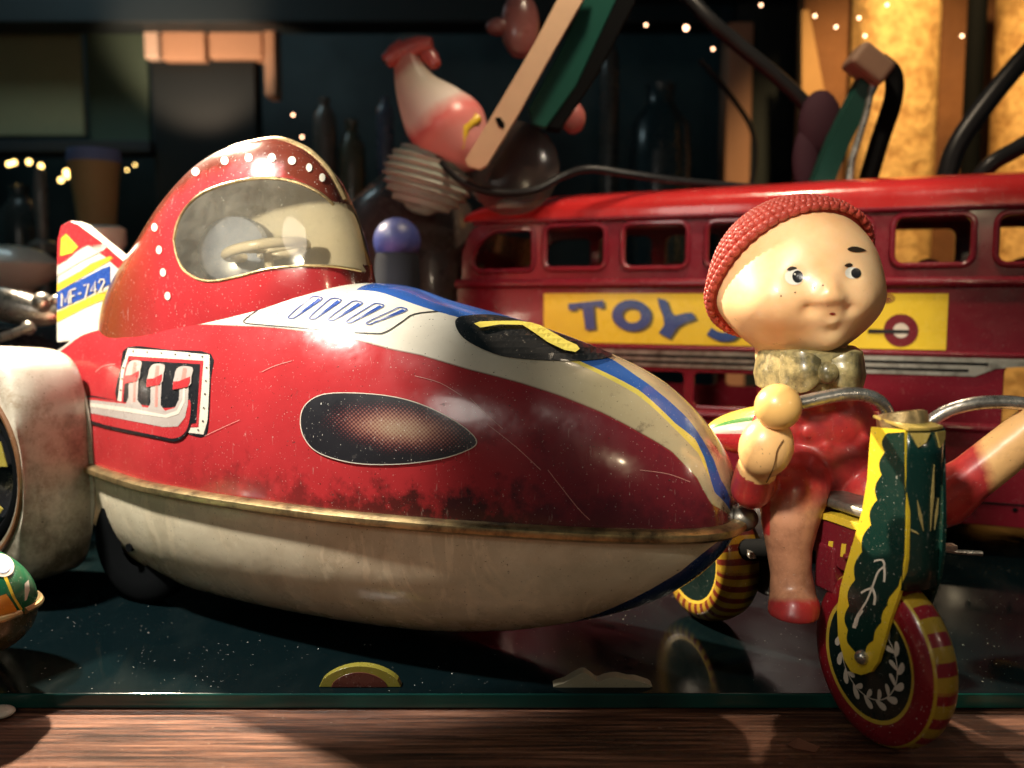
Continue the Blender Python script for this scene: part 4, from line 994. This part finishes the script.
# ================================================================= NEIGHBOURING TOYS AND CLUTTER
# green and orange tin toy, lower left corner
G = thing('tin_boat', 'small green and orange tin toy with a rolled rim, cut off at lower left', 'tin toy', (-1.9, 3.2, 0))
gc = atY(-58, 602, 3.15); gax = V(.96, -.28, 0).normalized(); gsd = V(gax.y, -gax.x, 0)
gu = MB(); gl_ = .36; gw = .21
gp = lambda u, v, h, sg: gc+gax*(gl_*cos(pi*u))+gsd*(gw*sin(pi*u)**.8*cos(pi*v))+UP*(sg*h*sin(pi*u)**.75*sin(pi*v)**.9)
gu.grid(lambda u, v: gp(min(.9999, max(.0001, u)), v, .22, 1), 60, 40); GB = gu.bvh()
gd_ = MB(); gd_.v = gu.v[:]; gd_.f = gu.f[:]; gd_.m = gu.m[:]
gd_.decal(GB, [(-30, 608), (-20, 600), (0, 596), (6, 594), (13, 604), (17, 611), (10, 618), (-30, 628)], 1, .002, 4)
gd_.decal(GB, [(-6, 560), (-2, 566), (6, 584), (12, 598), (20, 611), (22, 609), (15, 598), (9, 583), (2, 567), (-2, 560)], 2, .003, 4)
gd_.decal(GB, ell(1, 566, 13, 11, 28, .5), 3, .004, 3); gd_.decal(GB, ell(1, 566, 9, 7.5, 24, .5), 4, .0055, 3)
gd_.decal(GB, [(24, 584), (28, 580), (29, 590), (26, 600), (24, 601)], 3, .003, 3)
gd_.build('upper_shell', [paint('bright_green_litho', (.01, .12, .05), specks=.5), paint('orange_ink', (.70, .24, .02)), M_yellow, M_chalk, paint('pale_sky_ink', (.40, .48, .66))], G)
g2 = MB(); g2.grid(lambda u, v: gp(min(.9999, max(.0001, u)), v, .20, -1), 60, 40); g2.build('lower_shell', paint('olive_black_tin', (.05, .045, .018), specks=.6), G)
MB().tube([gp(u/60, 0, 0, 1)+gsd*.01 for u in range(61)]+[gp(1-u/60, 1, 0, 1)-gsd*.01 for u in range(61)], .012, 8).build('rolled_rim', M_brass, G)
for a in (-.12, .12):
    m_ = MB(); m_.lathe(V(gc.x, gc.y, .07)+gax*(a-.1), gsd, [(0, .12), (.05, .12), (.07, .10), (.07, -.10), (.05, -.12), (0, -.12)], 28); m_.build('wheel', M_blackflat, G)
sc1 = MB(); q = atz(-1, 717, ZW); sc1.ball(q+UP*.018, (.055, .045, .018), 24)
tag(sc1.build('pebble', M_chalk), 'small off white chip lying on the wood at the left edge', 'chip')
sc2 = MB(); q = atz(803, 748, ZW+.004)
sc2.add([q+V(-.045, .02, 0), q+V(-.01, .025, .02), q+V(.05, -.012, .008), q+V(.03, -.03, 0), q+V(-.03, -.005, .0)], [(0, 1, 2, 3, 4)])
tag(sc2.build('wood_splinter', flat('splinter_brown', (.20, .08, .05)), smooth=False, solid=.006), 'small brown wood splinter lying beside the striped front wheel', 'splinter')
# two solid upright plates imitating reflections in the glass near its front edge
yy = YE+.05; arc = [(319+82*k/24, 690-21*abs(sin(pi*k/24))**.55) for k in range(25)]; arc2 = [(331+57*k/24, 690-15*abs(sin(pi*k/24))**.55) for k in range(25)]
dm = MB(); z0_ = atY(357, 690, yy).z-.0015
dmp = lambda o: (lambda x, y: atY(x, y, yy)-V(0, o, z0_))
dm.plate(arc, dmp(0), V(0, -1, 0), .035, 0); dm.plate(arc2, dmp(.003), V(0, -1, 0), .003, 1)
tag(dm.build('arch_reflection', [paint('dull_olive_yellow', (.22, .19, .03)), paint('reflected_red', (.09, .025, .018))], smooth=False, bevel=.004), 'low arched plate with yellow rim, standing in for a reflection in the glass', 'reflection stand-in')
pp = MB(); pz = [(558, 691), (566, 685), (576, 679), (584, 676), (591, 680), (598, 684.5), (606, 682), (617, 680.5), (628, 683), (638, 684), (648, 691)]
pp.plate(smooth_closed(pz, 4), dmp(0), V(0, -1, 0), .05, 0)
tag(pp.build('cream_reflection', paint('reflected_cream', (.26, .23, .16), coat=0, rough=.6), smooth=False, bevel=.012), 'low cream plate standing in for a reflection at the front edge of the glass', 'paper')
# black tin car, far left
KC = thing('black_tin_car', 'black toy car with shiny chrome windscreen behind the cream wheel spat', 'toy car', (-3.2, 5.6, 0))
def P_(px, py, Y=5.6): return atY(px, py, Y)
kb = MB(); cc = P_(10, 345); 
kb.ball(V(cc.x-.2, 5.6, .82), (1.0, .5, .50), 40); kb.box(V(cc.x-.2, 5.6, .45), (1.6, .8, .5)); kb.build('car_body', paint('car_black', (.012, .013, .018), rough=.2, coat=.7, specks=.1), KC)
kw = MB(); kw.ball(P_(12, 306, 5.25), (.30, .10, .10), 28, axes=(V(.97, 0, -.22).normalized(), V(0, 1, 0), V(.22, 0, .97).normalized())); kw.build('windscreen', M_chrome, KC)
for (px, py, r) in ((42, 302, .055), (28, 328, .04), (56, 300, .03)):
    kw = MB(); kw.ball(P_(px, py, 5.12), r, 20); kw.build('headlamp', M_chrome, KC)
MB().tube([P_(-20, 343, 5.1), P_(10, 335, 5.08), P_(34, 326, 5.1)], .025, 10).build('bumper', M_chrome, KC)
for a in (-.75, .35):
    m_ = MB(); m_.lathe(V(cc.x+a, 5.15, .22), V(0, -1, 0), [(0, .05), (.15, .05), (.22, .02), (.22, -.06), (0, -.08)], 32); m_.build('wheel', M_blackflat, KC)
# white jug, column, basket
q = P_(8, 285, 6.2); jg = MB(); jg.lathe(V(q.x, 6.2, 0), UP, [(.02, 0), (.22, 0), (.26, .5), (.20, 1.0), (.17, 1.2), (.16, 1.42), (.30, 1.50), (.34, 1.60), (.24, 1.68), (.12, 1.72), (0, 1.73)], 40)
tag(jg.build('white_jug', paint('glazed_white', (.66, .64, .58), rough=.3, specks=.1)), 'white jug with a wide lip behind the black toy car', 'jug')
q = P_(101, 225, 6.0); jg = MB(); jg.lathe(V(q.x, 6.0, 0), UP, [(.02, 0), (.14, 0), (.11, .3), (.10, 1.4), (.11, 1.66), (.155, 1.72), (.155, 1.82), (.12, 1.84), (0, 1.84)], 32)
tag(jg.build('white_candlestick', paint('glazed_white', (.6, .6, .5))), 'white candlestick between the tail fin and the canopy', 'candlestick')
q = P_(96, 200, 7.5); jg = MB(); jg.lathe(V(q.x, 7.5, 0), UP, [(.02, 0), (.12, 0), (.13, 1.8), (.20, 2.44), (.205, 2.46)], 32, 0); jg.lathe(V(q.x, 7.5, 2.46), UP, [(.205, 0), (.21, .03), (.20, .10), (.0, .11)], 32, 1)
tag(jg.build('woven_basket', [paint('straw', (.38, .26, .11), coat=0, rough=.7), paint('blue_cloth', (.14, .20, .42), coat=0, rough=.8)]), 'tall straw basket with blue cover below the string of lights', 'basket')
for (px, py, Y, h_, r) in ((44, 215, 8.5, 1.9, .06), (43, 243, 8.0, 1.2, .12)):
    pass
q = P_(43, 240, 8.2); jg = MB(); jg.lathe(V(q.x, 8.2, 0), UP, [(.02, 0), (.12, 0), (.05, .2), (.045, 1.7), (.13, 1.76), (.13, 1.84), (.05, 1.88), (.06, 2.3), (.04, 2.5), (0, 2.52)], 24)
tag(jg.build('grey_candlestick', paint('pewter', (.20, .17, .15))), 'thin grey candlestick left of the straw basket', 'candlestick')
# figurine with ribbed fan collar
FG = thing('fan_figurine', 'blurry white and pink pointed figurine with a grey ribbed fan, above the bus bonnet', 'figurine', atY(430, 205, 5.6))
tip = atY(407, 58, 5.6); neck = atY(452, 140, 5.6); low = atY(470, 180, 5.6)
bdv = (neck-tip).normalized(); Lb = (neck-tip).length
fb_ = MB(); fpth = smooth_open([atY(406, 46, 5.6), atY(409, 66, 5.6), atY(418, 90, 5.6), atY(434, 113, 5.6), atY(450, 132, 5.58), atY(462, 152, 5.56), atY(468, 172, 5.56)], 6)
frad = [(0, .07), (.12, .085), (.3, .13), (.5, .21), (.66, .24), (.8, .19), (.92, .13), (1, .05)]
fb_.tube(fpth, lambda q_: sinterp(frad, q_), 28)
fb_.at = {'len': [(v-tip).dot(bdv)/Lb for v in fb_.v]}
t = NT('figurine_paint'); le = t.math('ADD', t.attr('len'), t.math('MULTIPLY', t.math('SUBTRACT', t.noise(3, 4), .5), .5))
c = t.ramp(le, [(.10, (.45, .20, .16)), (.25, (.62, .54, .42)), (.62, (.74, .62, .56)), (.78, (.66, .16, .15)), (.98, (.62, .26, .24))]); t.l(c, t.b.inputs['Base Color']); t.b.inputs['Roughness'].default_value = .35
fb_.build('figure_body', t.m, FG)
for (a, b, r) in (((403, 52), (386, 62), .07), ((409, 50), (432, 44), .06), ((428, 56), (436, 66), .05)):
    m_ = MB(); m_.tube([atY(*a, 5.58), atY((a[0]+b[0])/2, (a[1]+b[1])/2-2, 5.56), atY(*b, 5.55)], lambda q_: r*(1-q_*.5)+.01, 12); m_.build('red_tip', paint('figurine_red', (.42, .08, .07)), FG)
m_ = MB(); m_.tube([atY(478, 118, 5.45), atY(465, 128, 5.4), atY(462, 148, 5.42)], .03, 10); m_.build('yellow_band', M_yellow, FG)
fo_ = MB(); fcn = atY(428, 178, 5.6)
def fan(u, v):
    th = pi*v; ph = 2*pi*u; rr_ = 1+.05*sin(30*cos(th))
    return fcn+V(.90, 0, -.25).normalized()*(.27*rr_*sin(th)*cos(ph))+V(0, 1, 0)*(.20*rr_*sin(th)*sin(ph))+V(.25, 0, .9).normalized()*(.215*rr_*cos(th))
fo_.grid(fan, 60, 120, cu=True)
fo_.build('ribbed_fan', paint('fan_grey', (.30, .34, .29), rough=.4), FG)
# blue-capped pot, brown jug behind it
q = atY(397, 243, 5.3); m_ = thing('blue_ball_pot', 'dark pot topped with a blue ball, left of the bus', 'pot', V(q.x, 5.3, 0))
b_ = MB(); b_.lathe(V(q.x, 5.3, 0), UP, [(.0, 0), (.16, 0), (.19, .6), (.14, 1.2), (.13, q.z-.10), (.115, q.z-.04)], 32); b_.build('pot_body', flat('pot_dark', (.006, .008, .012), .8), m_)
b_ = MB(); b_.ball(V(q.x, 5.3, q.z+.01), .138, 28); b_.build('ball_top', paint('ball_blue', (.03, .045, .18), rough=.45, coat=0), m_)
q = atY(410, 215, 6.3); b_ = MB(); b_.lathe(V(q.x, 6.3, 0), UP, [(0, 0), (.4, 0), (.5, .8), (.52, 1.6), (.42, 2.0), (.2, 2.2), (0, 2.25)], 32)
tag(b_.build('brown_jar', paint('jar_brown', (.06, .045, .04), var=.8, specks=1, speckcol=(.25, .18, .14), scale=.6)), 'dim brown jar behind the blue ball pot', 'jar')
# wooden slat, green board, round lens
sl_ = MB(); Y_ = 5.2
mpy = lambda Y: (lambda x, y: atY(x, y, Y)); BK = V(0, -1, 0)
sl_.plate([(465, 160), (468, 166), (480, 169), (487, 165), (498, 147), (519, 113), (547, 62), (600, -30), (572, -30), (556, 2), (535, 42), (510, 85), (488, 122)], mpy(Y_), BK, .07, 0)
sl_.plate([(495, 118), (500, 117), (505, 124), (504, 129), (499, 127)], mpy(Y_-.004), BK, .004, 1)
tag(sl_.build('wooden_slat', [flat('pale_pine', (.62, .42, .27), .6), M_blackflat], smooth=False, bevel=.012), 'pale wooden slat with a rounded end leaning beside the green board', 'wooden slat')
gb_ = MB(); gb_.plate([(528, 108), (532, 124), (546, 128), (575, 88), (630, -30), (598, -30), (560, 50)], mpy(5.35), BK, .05, 0); gb_.plate([(546, 128), (560, 130), (600, 70), (652, -30), (630, -30), (575, 88)], mpy(5.36), BK, .12, 1)
tag(gb_.build('green_board', [flat('bottle_green', (.008, .060, .045), .35), M_blackflat], smooth=False, bevel=.01), 'dark green board leaning behind the pale wooden slat', 'board')
t = NT('smoky_lens'); t.b.inputs['Base Color'].default_value = (.05, .035, .03, 1); t.b.inputs['Roughness'].default_value = .15; t.b.inputs['Alpha'].default_value = .55
ln = MB(); q = atY(512, 168, 5.5); ln.lathe(q, V(-.1, -1, .1), [(0, .05), (.15, .04), (.27, .01), (.285, 0), (.27, -.02), (0, -.05)], 48)
tag(ln.build('round_lens', t.m), 'round smoky lens below the pale slat, above the bus roof', 'lens')
m_ = MB(); m_.ball(atY(573, 118, 5.9), (.08, .05, .10), 20); tag(m_.build('pink_bead', paint('dim_pink', (.34, .10, .09))), 'dim pink bead right of the green board', 'bead')
m_ = MB(); m_.ball(atY(520, 25, 6.2), (.13, .08, .22), 20); m_.ball(atY(500, 27, 6.2), (.10, .06, .06), 16); tag(m_.build('pink_ornament', paint('dim_rose', (.26, .09, .08))), 'dim rose ornament left of the slat at the top edge', 'ornament')
# cables
def cable(nm, pts, r, label, mat=None):
    m = MB(); m.tube(smooth_open([atY(*p) for p in pts], 8), r, 10); o = m.build(nm, mat or M_cable); tag(o, label, 'cable', 'black cables behind the toys'); return o
M_cable = flat('cable_rubber', (.012, .012, .013), .35)
cable('cable', [(432, 150, 5.5), (450, 172, 5.4), (470, 186, 5.35), (500, 193, 5.35), (535, 190, 5.35), (565, 175, 5.4), (590, 169, 5.4), (630, 174, 5.4), (680, 181, 5.45), (760, 188, 5.6)], .022, 'thin black cable lying along the bus roof')
cable('cable', [(640, -60, 6.2), (700, 10, 6.0), (735, 42, 6.0), (775, 75, 6.0), (805, 104, 6.0), (820, 128, 6.0), (824, 152, 6.0), (812, 185, 6.0)], .048, 'thick black cable drooping in front of the dark cabinet')
cable('cable', [(1045, 35, 5.6), (1015, 68, 5.6), (985, 105, 5.6), (960, 140, 5.6), (948, 170, 5.6), (940, 215, 5.6)], .062, 'thick black cable curving down before the plaster at right')
cable('cable', [(1050, 130, 5.4), (1015, 150, 5.4), (990, 165, 5.4), (970, 190, 5.45)], .050, 'short black cable at the right edge above the bus roof')
cable('cable', [(700, 60, 7.5), (730, 95, 7.5), (752, 130, 7.5), (755, 165, 7.5), (748, 195, 7.5)], .022, 'faint thin cable hanging before the dark cabinet')
# folded stand (green arm, pale arm)
FS = thing('folding_stand', 'dark green folding stand with a worn wooden cap in front of the gold plaster', 'folding stand', atY(850, 200, 5.7))
m_ = MB(); m_.tube([atY(812, 205, 5.75), atY(838, 140, 5.7), atY(868, 80, 5.65)], .085, 4); m_.build('green_arm', flat('stand_green', (.008, .05, .038), .35), FS)
m_ = MB(); m_.tube([atY(846, 205, 5.6), atY(852, 160, 5.6), atY(866, 115, 5.6), (atY(874, 78, 5.6))], .022, 8); m_.build('pale_arm', M_chrome, FS)
m_ = MB(); m_.tube(smooth_open([atY(862, 200, 5.72), atY(880, 140, 5.72), atY(893, 100, 5.72), atY(893, 75, 5.72), atY(880, 62, 5.7)], 5), .060, 8); m_.build('rear_arm', M_blackflat, FS)
m_ = MB(); m_.box(atY(868, 66, 5.6), (.24, .2, .16), V(.8, 0, -.6), V(0, 1, 0), V(.6, 0, .8)); m_.build('wooden_cap', flat('cap_wood', (.20, .12, .08), .5), FS, smooth=False, bevel=.03)
m_ = MB(); m_.ball(atY(820, 125, 5.9), (.14, .08, .22), 20); m_.ball(atY(806, 160, 5.9), (.09, .06, .22), 16); tag(m_.build('plum_cloth', flat('plum', (.035, .012, .02), .8)), 'dim plum coloured bundle left of the folding stand', 'bundle')
# plaster column, pipe, strips
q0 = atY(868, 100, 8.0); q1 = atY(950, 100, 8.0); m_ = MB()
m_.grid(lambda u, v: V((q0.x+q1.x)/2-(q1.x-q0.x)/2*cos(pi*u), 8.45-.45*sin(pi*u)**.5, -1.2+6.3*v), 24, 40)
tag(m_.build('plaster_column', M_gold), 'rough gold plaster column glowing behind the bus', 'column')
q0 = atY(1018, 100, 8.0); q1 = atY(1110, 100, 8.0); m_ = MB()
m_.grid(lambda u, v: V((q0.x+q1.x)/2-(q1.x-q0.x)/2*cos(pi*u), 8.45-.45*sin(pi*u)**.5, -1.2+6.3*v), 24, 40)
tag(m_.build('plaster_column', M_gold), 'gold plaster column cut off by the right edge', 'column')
m_ = MB(); m_.tube([atY(982, -80, 7.6), V(atY(982, -80, 7.6).x, 7.6, -1)], .075, 16); tag(m_.build('drain_pipe', M_blackflat), 'black upright pipe between the two plaster columns', 'pipe')
m_ = MB(); m_.plate([(802, 10), (809, 10), (829, 115), (829, 190), (802, 190)], mpy(8.4), BK, .1, 0); tag(m_.build('wall_batten', flat('batten_tan', (.42, .24, .10), .6), smooth=False), 'slanted tan batten at the left edge of the ochre wall', 'batten')
# dark cabinet with a lit post
CBN = thing('dark_cabinet', 'tall dark cabinet with one lit wooden post behind the bus', 'cabinet', V(atY(760, 200, 9.5).x, 9.5, -1))
cx0, cx1 = atY(735, 100, 9.5).x, atY(798, 100, 9.5).x
m_ = MB(); m_.box(V((cx0+cx1)/2, 9.9, 1.7), (cx1-cx0, .8, 5.6)); m_.build('cabinet_door', flat('cabinet_black', (.020, .026, .030), .4), CBN, smooth=False, bevel=.02)
m_ = MB(); px0, px1 = atY(724, 100, 9.4).x, atY(750, 100, 9.4).x; m_.box(V((px0+px1)/2, 9.45, 1.45), (px1-px0, .3, 5.3)); m_.build('wooden_post', flat('post_wood', (.38, .20, .13), .5), CBN, smooth=False, bevel=.03)
m_ = MB(); m_.box(V((cx0+cx1)/2-.3, 9.3, 4.5), (2.6, .5, .35)); m_.build('cabinet_top', flat('cabinet_black', (.02, .026, .03)), CBN, smooth=False, bevel=.02)
# left: olive boards, cupboard with lit header, beam
def panel_(nm, px0, py0, px1, py1, Y, th_, mat, label, cat, parent=None):
    a = atY(px0, py0, Y); b = atY(px1, py1, Y); m = MB(); m.box(V((a.x+b.x)/2, Y+th_/2, (a.z+b.z)/2), (b.x-a.x, th_, a.z-b.z)); o = m.build(nm, mat, parent, smooth=False, bevel=.02)
    if label: tag(o, label, cat)
    return o
panel_('olive_board', -60, 30, 84, 136, 11.4, .1, flat('olive', (.30, .28, .16), .7), 'olive board high on the far wall at upper left', 'board')
panel_('green_board', 84, 32, 150, 146, 11.6, .1, flat('deep_green', (.085, .12, .085), .7), 'dark green board between the olive board and the cupboard', 'board')
panel_('ceiling_beam', -200, -40, 760, 22, 10.6, .5, flat('beam_dark', (.022, .028, .030), .6), 'dark beam running along the top of the room', 'beam')
panel_('wall_shelf', -100, 140, 150, 152, 11.0, .5, flat('shelf_dark', (.03, .035, .04), .6), 'dark wall shelf under the olive board', 'shelf')
CU = thing('cupboard', 'tall dark cupboard with a lit wooden header behind the racer canopy', 'cupboard', V(atY(205, 200, 11).x, 11, -1))
M_hw = flat('header_wood', (.50, .27, .16), .6)
panel_('header', 143, 26, 158, 58, 11.0, .3, flat('header_pale', (.66, .46, .34), .6), None, None, CU); panel_('header', 161, 27, 205, 60, 11.0, .3, M_hw, None, None, CU); panel_('header', 208, 26, 262, 58, 11.02, .3, M_hw, None, None, CU)
panel_('post', 263, 24, 276, 96, 10.95, .3, M_hw, None, None, CU); panel_('door', 150, 56, 262, 330, 11.15, .3, flat('cupboard_dark', (.012, .014, .014), .5), None, None, CU)
# dim shelves and objects right of the cupboard
for i, (px, py, w_, h_, colr, nm, lb) in enumerate([(300, 205, 34, 90, (.07, .09, .09), 'grey_bottle', 'dim grey bottle right of the canopy top'), (352, 150, 26, 60, (.10, .09, .05), 'olive_flask', 'dim olive flask left of the fan figurine'), (325, 118, 22, 40, (.16, .14, .12), 'pale_vase', 'small pale vase above the canopy front'), (385, 110, 16, 26, (.10, .12, .20), 'blue_grey_vase', 'small blue grey vase behind the pointed figurine'), (20, 215, 40, 60, (.05, .045, .04), 'brown_urn', 'dim brown urn behind the white jug'), (660, 130, 60, 90, (.02, .035, .045), 'teal_urn', 'dim teal urn left of the wooden post'), (610, 60, 18, 60, (.09, .07, .06), 'brown_bottle', 'dim brown bottle right of the green board')]):
    a = atY(px, py, 9.2); ww, hh = w_/1800*9.2, h_/900*9.2; m = MB(); m.lathe(a-UP*(hh/2+1.5), UP, [(0, 0), (ww, .0), (ww*1.02, 1.5+hh*.2), (ww*.95, 1.5+hh*.55), (ww*.55, 1.5+hh*.72), (ww*.42, 1.5+hh*.8), (ww*.5, 1.5+hh*.97), (0, 1.5+hh)], 24); tag(m.build(nm, paint('mat_'+nm, tuple(k*.7 for k in colr), var=.9, specks=1, speckcol=tuple(k*1.8 for k in colr), scale=.6)), lb, nm.split('_')[-1])
# strings of little lamps
t = NT('lamp_glow'); t.b.inputs['Emission Color'].default_value = (1, .66, .20, 1); t.b.inputs['Emission Strength'].default_value = 9; t.b.inputs['Base Color'].default_value = (.9, .7, .4, 1); M_glow = t.m
t = NT('lamp_glow_pale'); t.b.inputs['Emission Color'].default_value = (1, .55, .32, 1); t.b.inputs['Emission Strength'].default_value = 7; M_glow2 = t.m
def bulb(px, py, Y, r, mat, label, grp):
    m = MB(); m.ball(atY(px, py, Y), r, 12); tag(m.build('fairy_light', mat), label, 'light bulb', grp)
for q in ((9, 164), (14, 162.5), (29, 162), (41, 166), (61, 180), (66, 172), (70, 170), (74, 167), (78, 163), (87, 158), (67, 176), (127, 170), (135, 165)):
    bulb(q[0], q[1], 10.4, .026 if q[0] < 100 else .012, M_glow, 'tiny warm glowing bulb in the string at far left', 'fairy lights at far left')
for q in ((686, 28), (711, 29), (713, 49), (646, 25), (761, 5), (815, 16), (836, 27), (859, 18), (865, 36), (887, 5), (962, 36), (293, 115), (302, 137)):
    bulb(q[0], q[1], 7.4, .022 if q[0] == 686 else .012, M_glow2, 'tiny pale glowing bulb hanging high behind the toys', 'pale fairy lights')
